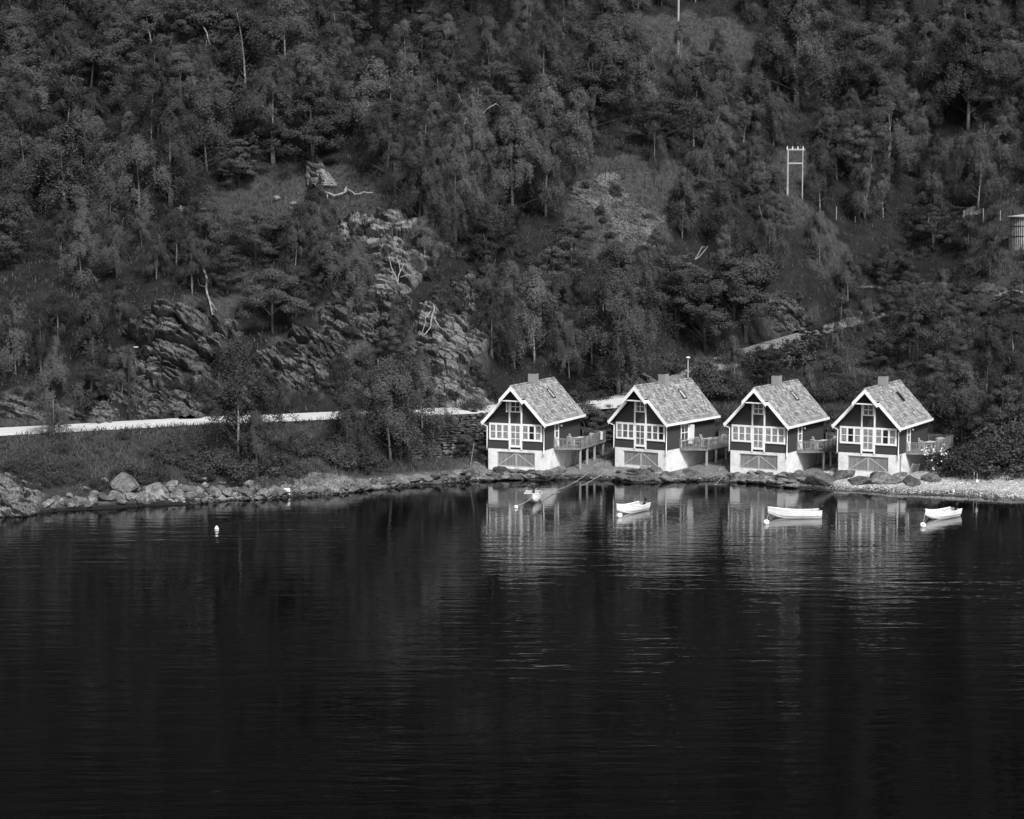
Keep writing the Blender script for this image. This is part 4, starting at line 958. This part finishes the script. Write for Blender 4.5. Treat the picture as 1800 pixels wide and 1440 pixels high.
outcrop(1385,552,48,34,.9,'low rock outcrop left of the gravel road bend on the right',51,-15,ROCK,80,.7)
outcrop(40,718,62,30,.8,'low rocks above the road at the far left edge',52,-20,ROCK,80,.7)
outcrop(700,135,55,35,1.0,'shadowed rock wall among the trees near the top',53,-20,ROCK,60,.9,.5)
outcrop(1130,680,60,26,.8,'pale cracked rock behind the second boathouse chimney',54,-60,ROCKP,60,.6)
outcrop(1680,372,48,12,.5,'thin pale rock band left of the round hut',55,-15,ROCKP,60,.4)
outcrop(1070,312,30,8,.4,'small pale stone ledge beneath the fence posts',56,-10,ROCKP,50,.35)
outcrop(570,846,80,18,.25,'low smooth bank rock above the left shore stones',57,-25,SHROCKD,80,.4)
outcrop(740,842,90,14,.45,'long flat shore ledge left of the first boathouse',58,-8,SHROCKD,90,.35)
outcrop(1650,508,150,13,.5,'long low dark stone terrace edge on the right slope',59,-4,ROCK,150,.35)
# ---------------------------------------------------------------- dead wood
def limb(m, pts, r0, r1): n = len(pts); m.tube(pts, [r0+(r1-r0)*i/(n-1) for i in range(n)], 6)
def deadwood(name, label, cat, strokes, off=.35, mat=DEADW):
    m = MB(); first = None
    for pts, r0, r1 in strokes:
        P = [ground(x, y)+Vector((0, -off, off*.7)) for x, y in pts]; first = first or P[0]
        P = [p-first for p in P]; Q = [P[0]]
        for a, b_ in zip(P[:-1], P[1:]): Q += [a.lerp(b_, .5)+Vector((R.uniform(-.08,.08), 0, R.uniform(-.08,.08))), b_]
        limb(m, Q, r0, r1)
    o = m.build(name, mat, None, True); o.location = first; return tag(o, label, cat)
deadwood('dead_tree', 'pale fallen trunk sliding down the slope left of centre', 'dead tree', [([(344,463),(362,473)],.28,.2),([(357,474),(366,500),(364,515),(370,535),(374,556)],.17,.1),([(370,535),(383,555)],.09,.05),([(374,556),(385,584)],.12,.08),([(349,496),(352,510),(362,514)],.07,.04)], .6)
deadwood('fallen_log', 'forked bleached log lying on the bare slope below the standing boulder', 'dead tree', [([(572,344),(588,350),(606,346),(612,340),(625,348),(640,343),(655,345)],.17,.08),([(608,342),(610,333)],.2,.1),([(575,348),(576,356)],.1,.05)], .5)
deadwood('fallen_log', 'pale crooked log at the right edge of the slope', 'dead tree', [([(1745,528),(1757,525),(1770,519),(1780,517),(1790,522),(1800,523),(1830,526)],.2,.14),([(1757,525),(1752,518)],.08,.04)], .7)
deadwood('bleached_sapling', 'bare forked pale sapling hanging down the rock above the dry stone wall', 'dead tree', [([(762,552),(764,562),(760,575),(758,590),(750,600),(745,606)],.1,.05),([(758,566),(749,575),(746,592),(742,604)],.07,.04),([(764,575),(772,588),(784,598)],.08,.03),([(772,586),(766,594)],.05,.03)], 1.4)
deadwood('bleached_sapling', 'bare pale branching shrub on the rounded rock knob', 'dead tree', [([(703,530),(698,515),(690,500),(686,475)],.09,.03),([(702,524),(706,505),(700,480),(702,476)],.08,.03),([(706,515),(720,512),(735,508)],.07,.03),([(698,515),(686,508)],.05,.02),([(706,505),(712,495),(724,490)],.06,.02)], 2.6)
deadwood('bleached_sapling', 'pale forked dead branches against the dark right slope', 'dead tree', [([(1220,472),(1226,462),(1232,450),(1238,448)],.07,.04),([(1222,470),(1234,458),(1242,448)],.07,.04)], 1.5)
o = deadwood('branch_heap', 'heap of pale dead branches spilling from the standing boulder', 'branches', [([(548+R.uniform(0,16), 292+R.uniform(0,12)), (565+R.uniform(-4,14), 312+R.uniform(-4,6)), (578+R.uniform(-8,16), 330+R.uniform(-8,6))], .06, .035) for _ in range(26)]+[([(565+R.uniform(0,10), 326+R.uniform(-4,6)), (590+R.uniform(-4,6), 327+R.uniform(-6,6))], .05, .03) for _ in range(8)], .5)
outcrop(553,305,21,27,1.3,'standing jagged pale rock on the bare slope with branches heaped against it',70,-60,ROCKP,56,.55)
deadwood('tree_stump', 'pale broken stump with roots at the forest edge on the left', 'stump', [([(320,395),(321,380),(319,372)],.25,.12),([(321,378),(312,374)],.12,.05),([(320,385),(326,372)],.1,.05)], .8)
deadwood('bare_branches', 'pale bare limbs sticking out of the canopy near the top left', 'dead tree', [([(384,152),(378,130),(368,113),(362,100),(355,62)],.1,.04),([(372,118),(355,103),(340,88)],.07,.03),([(366,108),(374,92)],.06,.03),([(378,130),(382,150)],.1,.06)], 7)
deadwood('bare_branches', 'pale dead twigs in the canopy gap right of the top centre', 'dead tree', [([(825,245),(815,232),(808,215)],.06,.03),([(828,240),(838,222),(842,210)],.06,.03),([(818,236),(832,228)],.05,.02),([(850,250),(862,238),(872,232),(880,240)],.08,.04),([(846,255),(850,270)],.05,.03)], 5)
# ---------------------------------------------------------------- vegetation
T = tree_px
for a in [('birch',95,768,622,1.0),('birch',418,812,590,1.15),('birch',452,838,720,.9),('birch',610,812,660,1.0),('birch',685,812,620,1.35),('birch',706,806,612,1.3),('birch',742,800,640,1.0),
  ('birch',1692,782,636,1.25),('broadleaf',1612,650,520,1.35),('birch',1735,690,560,1.1),('birch',1790,760,620,1.2),('broadleaf',1760,790,650,1.1),('broadleaf',1640,720,610,1.2),
  ('birch',938,638,470,1.2),('birch',1088,694,425,1.35),('birch',1000,668,560,1.0),('birch',1130,640,440,1.2),('broadleaf',1240,622,470,1.5),('broadleaf',1190,600,450,1.2),('broadleaf',1310,600,430,1.25),('birch',905,650,520,1.0),('birch',1040,640,520,1.1),
  ('birch',738,408,215,1.2),('birch',762,438,240,1.1),('slim_birch',778,430,300,1),('slim_birch',838,430,270,1),('birch',830,330,150,1.3),('birch',900,400,180,1.35),('birch',960,380,200,1.2),('birch',870,470,330,1.1),('birch',800,420,215,1.1),
  ('birch',28,660,520,1.1),('birch',72,660,560,.9),('birch',142,350,190,1.2),('birch',165,640,500,1.1),('birch',192,455,310,1.2),('birch',204,490,380,1.1),('birch',245,400,240,1.2),('birch',278,260,90,1.2),('birch',300,360,150,1.3),('birch',310,470,370,1.5),('birch',46,380,240,1.2),
  ('birch',100,680,590,.9),('birch',558,470,360,1.1),('birch',625,560,420,1.0),('birch',640,530,430,1.2),('broadleaf',480,590,460,1.5),('broadleaf',520,560,460,1.1),('broadleaf',400,520,430,1.3),('broadleaf',770,560,500,1.2),('broadleaf',690,640,560,1.2),('birch',700,600,520,1),
  ('birch',600,700,630,1.1),('birch',500,720,670,1.2),('broadleaf',160,720,630,.9),('birch',400,700,620,1.0),('broadleaf',835,700,640,1),('birch',520,480,390,1.0),('birch',740,690,610,1.1),
  ('slim_birch',930,90,-60,1.4),('birch',955,200,20,1.2),('slim_birch',1072,190,0,1.7),('slim_birch',1060,120,-20,1.4),('slim_birch',1195,130,40,1.3),('slim_birch',1260,150,50,1.1),('birch',1400,190,-30,1.4),('birch',1368,170,10,1.3),
  ('broadleaf',1505,190,30,1.5),('slim_birch',1505,185,95,1.2),('slim_birch',1620,200,25,1.5),('birch',1700,230,10,1.5),('broadleaf',1722,220,60,1.4),('slim_birch',1562,320,150,1.7),('birch',1240,330,200,1.3),('birch',1330,260,120,1.2),('birch',1220,260,110,1.2),('slim_birch',1151,300,215,1.2),
  ('broadleaf',1640,440,355,1.5),('broadleaf',1560,520,430,1.5),('broadleaf',1600,540,470,1.4),('birch',1490,530,440,1.0),('birch',1440,372,250,1.1),('birch',1440,460,370,1.1),('birch',1720,370,215,1.2),('birch',1700,360,290,1.0),('broadleaf',1500,270,190,1.2),('birch',1350,480,360,1.1),('birch',1270,450,330,1.2),('birch',1200,420,300,1.1),
  ('broadleaf',1360,420,330,1.2),('layered',1200,540,440,1.3),('layered',1290,570,450,1.4),('layered',1430,620,560,1.2),('broadleaf',1690,560,490,1.3),('broadleaf',1540,650,580,1.3),('broadleaf',1350,680,600,1.2),('birch',1420,700,640,1.1),('birch',1650,640,560,1.2),('birch',1560,710,640,1.0),('birch',1290,680,590,1.1),('birch',1470,640,570,1.2),
  ('layered',380,140,10,1.5),('layered',400,230,130,1.4),('layered',420,330,240,1.3),('broadleaf',740,110,15,1.6),('broadleaf',850,230,140,1.6),('birch',600,250,130,1.1),('birch',480,290,100,1.4),('birch',540,270,80,1.4),('birch',500,140,-10,1.4),('broadleaf',790,180,60,1.3),('birch',860,140,30,1.2),('birch',896,130,40,1.0),('birch',720,240,140,1.3)]:
    T(*a[:4], wide=a[4]*.85)
for x, y, h_ in ((5.2,216.6,4.6),(8.2,217.0,5.2),(11.2,218.2,4.8),(14.0,218.8,5.4),(-4.6,206.6,3.2)): plant('broadleaf', (x, y, float(height(x, y))-.1), h=h_, wide=1.25)
placed = [(q['p'].x, q['p'].y, 1.25*(q['h'] or 5)/8) for q in PLANTS]
FORB = []
def try_place(x, y, rad):
    for a, b_, r_ in placed:
        if (a-x)**2+(b_-y)**2 < (rad+r_)**2: return False
    placed.append((x, y, rad)); return True
rg = np.random.default_rng(77); NT = 0
XS = rg.uniform(-105, 125, 9000); YS = rg.uniform(200, 400, 9000); ZS = height(XS, YS); QX, QY = proj(XS, YS, ZS); TX, TY = proj(XS, YS, ZS+5)
rd = np.minimum(polydist(XS, YS, ROAD, ROADW)[0], polydist(XS, YS, TRACK, np.ones(len(TRACK)))[0]*1.4)
ok = (QX > -130) & (QX < 1930) & (QY > -90) & (QY < 700) & ~is_open(QX, QY, 1.0) & ~is_open(TX, TY, .62) & (rd > 4.2) & (np.abs(XS) < YS*.30+10)
ok &= ~((QX > 860) & (QX < 1680) & (QY > 640))
for x, y, z_, qx, qy in zip(XS[ok], YS[ok], ZS[ok], QX[ok], QY[ok]):
    if NT >= 400: break
    dark = qy < 95 and (qx > 620 and qx < 1030 or qx > 1230)
    if qx > 1080 and qy > 200 and rg.random() < (.65 if qx > 1280 and qy > 330 else .35): continue
    if try_place(x, y, 1.55+.6*rg.random()):
        k = 'spruce' if dark and rg.random() < .8 else rg.choice(['birch','birch','birch','broadleaf','slim_birch','big_birch' if qx < 1000 else 'birch'])
        hh_ = rg.uniform(6.5, 12)*(1.0 if qy < 420 else .7)*(1.3 if k == 'spruce' else 1)*(.8 if qx > 1150 else 1)
        plant(str(k), (x, y, z_-.1), h=float(hh_), wide=float(rg.uniform(1.05, 1.5))); NT += 1
# bushes: hand-placed ones first
def bush_px(px, py, wpx, dark=False, text=None, hi=1.0):
    p = ground(px, py); PLANTS.append(dict(kind='bush', p=p+Vector((0,0,-.1)), h=hi, sc=wpx/(F/p.y)/2.7, wide=1, rz=R.uniform(0,6.28), text=text))
p_ = hw(3, 3.5, 2.7); PLANTS.append(dict(kind='bush', p=Vector((p_.x, p_.y, float(height(p_.x, p_.y))-.1)), h=1.5, sc=1.15, wide=1, rz=.4, text='shrub with white blossom beside the rightmost deck'))
FLP = PLANTS[-1]
for x, y, w_ in [(1720,815,95),(1765,832,110),(1690,835,80),(1800,810,120),(1745,790,90),(1790,775,100),(1700,760,60),(1560,790,40),
                 (335,822,50),(300,800,60),(380,830,70),(430,845,80),(360,790,60),(470,830,70),(520,835,45),(410,800,60),(610,800,70),(640,820,60),(700,790,50),(55,815,40),(20,835,45),(110,795,40),(90,850,45),(135,828,35),(210,838,30),(250,850,30),(60,868,30),
                 (580,800,45),(470,790,40),(760,712,50),(830,722,55),(790,705,40),(720,700,60),(460,715,50),(1010,712,60),(1050,705,45),(1030,690,50),(1180,650,50),(1250,700,70),(1300,700,60),(1330,650,60),(1420,690,50),(1450,700,60),(1480,690,50),(1500,700,50),(1600,720,60),(1660,740,60),
                 (845,812,30),(860,700,40),(1400,640,80),(1240,670,70),(1280,640,60),(165,690,50),(130,700,50),(190,640,50),(440,700,40),(1238,748,50),(1262,738,50),(1256,772,40),(1440,742,50),(1462,735,50),(1452,772,40),(1236,790,34),(1650,800,60),(1672,812,50),(350,728,40),(280,735,34),(260,560,40),(395,650,40),(590,610,36),(640,640,40),(710,560,40),(735,690,40),(615,480,36),(640,410,30)]:
    bush_px(x, y, w_, hi=R.uniform(.8, 1.15))
r3 = random.Random(21)
for (cx_, cy_, rx_, ry_, am_) in OUTC:
    if rx_ < 45 or cy_ > 800 or ry_ < 20: continue
    for k in range(int(rx_*ry_/800)+2):
        a_ = r3.uniform(0, 6.28); q_ = r3.uniform(.35, 1.0); p_ = ground(cx_+rx_*q_*math.cos(a_), cy_+ry_*q_*math.sin(a_)); am2 = max(0, am_*(1.1-q_))
        PLANTS.append(dict(kind='bush', p=p_+Vector((0, -.82*am2-.3, .57*am2-.1)), h=r3.uniform(.7,1.2), sc=r3.uniform(.35,.75), wide=1, rz=r3.uniform(0,6.28), text=None))
for k in range(46):
    x_ = r3.uniform(240, 720) if k < 38 else r3.uniform(20, 240); y_ = r3.uniform(792, 846) if x_ < 520 else r3.uniform(775, 830)
    if x_ < 240: y_ = r3.uniform(810, 862)
    bush_px(x_, y_, r3.uniform(34, 62), hi=r3.uniform(.8, 1.15))
XS = rg.uniform(-100, 120, 9000); YS = rg.uniform(184, 370, 9000); ZS = height(XS, YS); QX, QY = proj(XS, YS, ZS)
rd = np.minimum(polydist(XS, YS, ROAD, ROADW)[0], polydist(XS, YS, TRACK, np.ones(len(TRACK)))[0])
ok = (QX > -60) & (QX < 1860) & (QY > -30) & (QY < 860) & ~is_open(QX, QY, .66) & (rd > 4.4) & (ZS > 1.8)
for h_ in HOUSES:
    lx, ly = house_local(XS, YS, h_); ok &= ~((lx > -7.4) & (lx < 4) & (ly > -3) & (ly < 13))
NB = 0
for x, y, z_, qx, qy in zip(XS[ok], YS[ok], ZS[ok], QX[ok], QY[ok]):
    if NB+sum(q['kind'] == 'bush' for q in PLANTS)-NB >= 296: break
    if qy < 350 and rg.random() < .6: continue
    if try_place(x, y, .7): PLANTS.append(dict(kind='bush', p=Vector((x,y,z_-.15)), h=float(rg.uniform(.8,1.3)), sc=float(rg.uniform(.6,1.3)*(.6 if qy > 735 else 1)), wide=1, rz=float(rg.uniform(0,6.28)), text=None)); NB += 1
# labels that point one plant out: kind, place relative to a landmark, and rank among its look-alikes
LM = [(330,620,'the big jagged cliff'),(228,690,'the dark lamp post'),(556,305,'the standing rock'),(676,450,'the rounded rock knob'),(368,515,'the fallen trunk'),(540,645,'the slanting slabs'),(785,612,'the stepped rock slab'),
      (1075,375,'the bare rock sheet'),(1120,315,'the dark fence posts'),(1188,50,'the tall pale pole'),(1395,300,'the twin pole frame'),(1785,405,'the round hut'),(1010,104,'the upper track'),(935,750,'the leftmost boathouse'),(1165,750,'the second boathouse'),
      (1362,750,'the third boathouse'),(1550,750,'the rightmost boathouse'),(1775,522,'the crooked log'),(1250,645,'the gravel road bend'),(785,770,'the dry stone wall'),(240,865,'the long boulder'),(1530,552,'the small parapet'),(365,100,'the bare pale limbs'),
      (700,135,'the shadowed rock wall'),(100,757,'the road at far left'),(500,868,'the white block'),(1720,860,'the beach stakes'),(30,30,'the top left corner'),(1770,30,'the top right corner'),(142,310,'the white trunk'),(600,200,'the upper tree gap')]
def where(px, py):
    x, y, n = min(LM, key=lambda L: (L[0]-px)**2+(L[1]-py)**2); dx, dy = px-x, py-y; d = math.hypot(dx, dy)
    if abs(dx) > 2.2*abs(dy): r_ = 'right of' if dx > 0 else 'left of'
    elif abs(dy) > 2.2*abs(dx): r_ = 'below' if dy > 0 else 'above'
    else: r_ = ('lower' if dy > 0 else 'upper')+(' right of' if dx > 0 else ' left of')
    return ('close ' if d < 45 else 'far ' if d > 130 else '')+r_, n
ORD = 'first second third fourth fifth sixth seventh eighth ninth tenth eleventh twelfth thirteenth fourteenth fifteenth sixteenth seventeenth eighteenth nineteenth twentieth'.split()
ORD += ['twenty-'+w for w in ORD[:9]]+['thirtieth']+['thirty-'+w for w in ORD[:9]]+['fortieth']+['forty-'+w for w in ORD[:9]]
def rank(items):                                          # items: (object, base text, px, py)
    D = {}
    for it in items: D.setdefault(it[1], []).append(it)
    for txt, L in D.items():
        if len(L) == 1: L[0][0]['label'] = txt; continue
        hx = max(i[2] for i in L)-min(i[2] for i in L); hy = max(i[3] for i in L)-min(i[3] for i in L)
        L.sort(key=(lambda i: i[2]) if hx >= hy else (lambda i: i[3])); side = 'from left' if hx >= hy else 'from top'
        for k, it in enumerate(L):
            lab_ = '%s, %s %s of %d' % (txt, ORD[k], side, len(L))
            if len(lab_.split()) > 16: lab_ = '%s, %s %s' % (txt, ORD[k], side)
            it[0]['label'] = lab_
items = []; cnts = {}
for q in PLANTS:
    kd, p = q['kind'], q['p']; px, py = proj(p.x, p.y, p.z)
    if kd == 'bush':
        f_, s_ = BUSH[cnts.get(kd, 0) % 6]; cnts[kd] = cnts.get(kd, 0)+1
        o = empty('bush', p, q['rz'], None, 'bush', 'bushes on the slope', q['sc']); o.scale.z *= q['h']
        link('foliage', f_, o); link('stems', s_, o)
        size = 'big dense' if q['sc'] > 1.3 else 'leafy' if q['sc'] > .85 else 'small'
        if q['text']: o['label'] = q['text']; FLO = o; continue
        txt = '%s bush' % size; cy_ = py-12
    else:
        L, H0 = KIND[kd]; i = cnts.get(kd, 0); cnts[kd] = i+1; cr_, tr_ = L[i % len(L)]; s_ = q['h']/H0
        nm = {'birch':'birch_tree','slim_birch':'birch_tree','broadleaf':'broadleaf_tree','layered':'broadleaf_tree','big_birch':'birch_tree','big_broadleaf':'broadleaf_tree','spruce':'spruce_tree'}[kd]
        o = empty(nm, p, q['rz'], None, 'tree', {'birch_tree':'birches on the hillside','broadleaf_tree':'broadleaf trees on the hillside','spruce_tree':'dark spruces at the top'}[nm], s_)
        o.scale.x *= q['wide']; o.scale.y *= q['wide']; link('trunk', tr_, o); link('crown', cr_, o)
        tall = 'tall' if q['h'] > 8.5 else 'short' if q['h'] < 5.2 else 'medium'
        txt = tall+' '+{'big_birch':'spreading birch','big_broadleaf':'spreading broadleaf tree','birch':'birch','slim_birch':'slim birch','broadleaf':'broadleaf tree','layered':'layered tree','spruce':'dark spruce'}[kd]
        cy_ = py-q['h']*F/p.y*.55
    a, n = where(px, cy_); items.append((o, '%s %s %s' % (txt, a, n), px, cy_))
rank(items); items = []
for s in STONES:
    o = s['o']; tag(o, s['text'], 'rock', 'stones along the shore' if s['py'] > 800 else 'stones on the slope')
    if s['text']: continue
    txt = ('large ' if s['w'] > 24 else 'small ' if s['w'] < 12 else 'medium ' if s['w'] > 18 else '')+('pale' if s['pale'] else 'dark')+' stone'; a, n = where(s['px'], s['py']); items.append((o, '%s %s %s' % (txt, a, n), s['px'], s['py']))
rank(items)
# blossom on the shrub by the last deck
C = rg.normal(size=(420,3)); C /= np.linalg.norm(C, axis=1)[:,None]; C = C*rg.uniform(.9,1.3,420)[:,None]*[1.1,1.1,.75]+[.1,-.1,.9]; cl = rg.random((14,3))*[2.2,2.2,1.3]-[1.1,1.1,0]+[0,0,.3]
C = np.concatenate([cl[k]+rg.normal(size=(26,3))*.13 for k in range(14)]+[C[:60]]); V, Fc = leafset(C, .13, rg, 1, 0, .9)
link('blossom', npmesh('blossom', V, Fc, L_FLOWER), FLO)
# ---------------------------------------------------------------- stuff: grass, ground cover, pebbles, wood above the frame
def scatter(n, y0, y1, xa, xb, cond, seed):
    g = np.random.default_rng(seed); Y = y0+(y1-y0)*g.random(n); X = (xa+(xb-xa)*g.random(n))*Y/300
    Z = height(X, Y); px, py = proj(X, Y, Z); rd_ = np.minimum(polydist(X, Y, ROAD, ROADW)[0]-np.interp(X, ROAD[:,0], ROADW)-.15, polydist(X, Y, TRACK, np.ones(len(TRACK)))[0]-1.8)
    k = cond(X, Y, Z, px, py) & (rd_ > 0)
    for h_ in HOUSES:
        lx, ly = house_local(X, Y, h_); k &= ~((lx > -6.9) & (lx < 3.2) & (ly > -1.5) & (ly < 12.4))
    return np.stack([X[k], Y[k], Z[k]], 1), px[k], py[k], g
vis = lambda px, py: (px > -40) & (px < 1840) & (py > -60)
P, px, py, g = scatter(420000, 182, 375, -92, 98, lambda X,Y,Z,px,py: vis(px,py) & (Z > 1.0) & (vnoise(X/2.5, Y/2.5, 0, 70) > -.6), 501)
opn = is_open(px, py, 1.1) | (P[:,2] < 6); keep = opn | (g.random(len(P)) < .3); P = P[keep]; n = len(P)
hgt = g.uniform(.2, .62, n)[:,None]; d = g.normal(size=(n,3))*[.3,.3,0]+[0,-.1,1]; sd_ = g.normal(size=(n,3))*[1,.6,.1]; sd_ /= np.linalg.norm(sd_, axis=1)[:,None]
V = np.stack([P-sd_*.045, P+sd_*.045, P+d*hgt], 1).reshape(-1,3); tag(link('grass', npmesh('grass', V, np.arange(3*n).reshape(n,3), L_GRASS)), 'long grass growing over the open banks and slope', 'grass', kind='stuff')
P, px, py, g = scatter(27000, 183, 372, -92, 98, lambda X,Y,Z,px,py: vis(px,py) & (Z > 1.6) & (vnoise(X/4, Y/4, 0, 71) > -.25), 502)
opn = is_open(px, py, .95); keep = ~opn | (g.random(len(P)) < .75); P = P[keep]; n = len(P); m_ = 16
rad = g.uniform(.25, .7, n); C = np.repeat(P, m_, 0)+g.normal(size=(n*m_,3))*np.repeat(rad, m_)[:,None]*[.6,.6,.35]+np.repeat(np.stack([0*rad, 0*rad, rad*.55], 1), m_, 0)
V, Fc = leafset(C, .2, g, .8, .3, .5); tag(link('ground_cover', npmesh('ground_cover', V, Fc, L_COVER)), 'ferns and low leafy undergrowth covering the slope', 'undergrowth', kind='stuff')
P, px, py, g = scatter(150000, 186, 216, -62, 110, lambda X,Y,Z,px,py: (Z > -.05) & (Z < np.where(px > 830, 1.5, .8)), 503)
P = P[:28000]; big = P[:,0] < -3; n = len(P); s = g.uniform(.03, .12, n)*np.where(big, 1.9, 1); O = np.array([(1,0,0),(0,1,0),(-1,0,0),(0,-1,0),(0,0,.6),(0,0,-.6)]); rot = g.uniform(0,6.28,n); cr_, sr_ = np.cos(rot), np.sin(rot)
Vx = (O[None,:,0]*cr_[:,None]-O[None,:,1]*sr_[:,None]*.7)*s[:,None]; Vy = (O[None,:,0]*sr_[:,None]+O[None,:,1]*cr_[:,None]*.7)*s[:,None]; Vz = O[None,:,2]*s[:,None]
V = (P[:,None,:]+np.stack([Vx,Vy,Vz],2)).reshape(-1,3); T8 = np.array([(0,1,4),(1,2,4),(2,3,4),(3,0,4),(1,0,5),(2,1,5),(3,2,5),(0,3,5)])
ppx_ = proj(P[:,0], P[:,1], P[:,2])[0]; V = V.reshape(n, 6, 3)
for sel, mt_, lab in ((ppx_ >= 1430, SHINGLE, 'pale pebbles covering the beach at the right'), (ppx_ < 1430, SHINGLED, 'dark grey pebbles and rubble between the boathouses and along the left shore')):
    q_ = V[sel]; tag(link('pebbles', npmesh('pebbles', q_.reshape(-1,3), (np.arange(len(q_))[:,None,None]*6+T8[None]).reshape(-1,3), mt_)), lab, 'pebbles', kind='stuff')
g = np.random.default_rng(504); n = 4800; Y = g.uniform(300, 700, n); X = g.uniform(-.62, .66, n)*Y; Z = height(X, Y); px, py = proj(X, Y, Z); k = (py < -95) | (px < -140) | (px > 1940); P = np.stack([X,Y,Z],1)[k]; n = len(P); m_ = 18
rr_ = g.uniform(1.6, 3, n); d = g.normal(size=(n*m_,3)); d /= np.linalg.norm(d, axis=1)[:,None]; C = np.repeat(P, m_, 0)+d*np.repeat(rr_, m_)[:,None]*[1,1,1.5]+[0,0,4.5]
V, Fc = leafset(C, 1.9, g, .5, .3, .7); tag(link('forest', npmesh('forest', V, Fc, L_DARK)), 'dense dark forest covering the mountainside higher up', 'forest', kind='stuff')
print('plants', len(PLANTS), 'stones', len(STONES), 'wall', cnt)
print('tris', sum((len(o.data.loops)-2*len(o.data.polygons)) for o in {o.data: o for o in bpy.data.objects if o.type == 'MESH'}.values()))
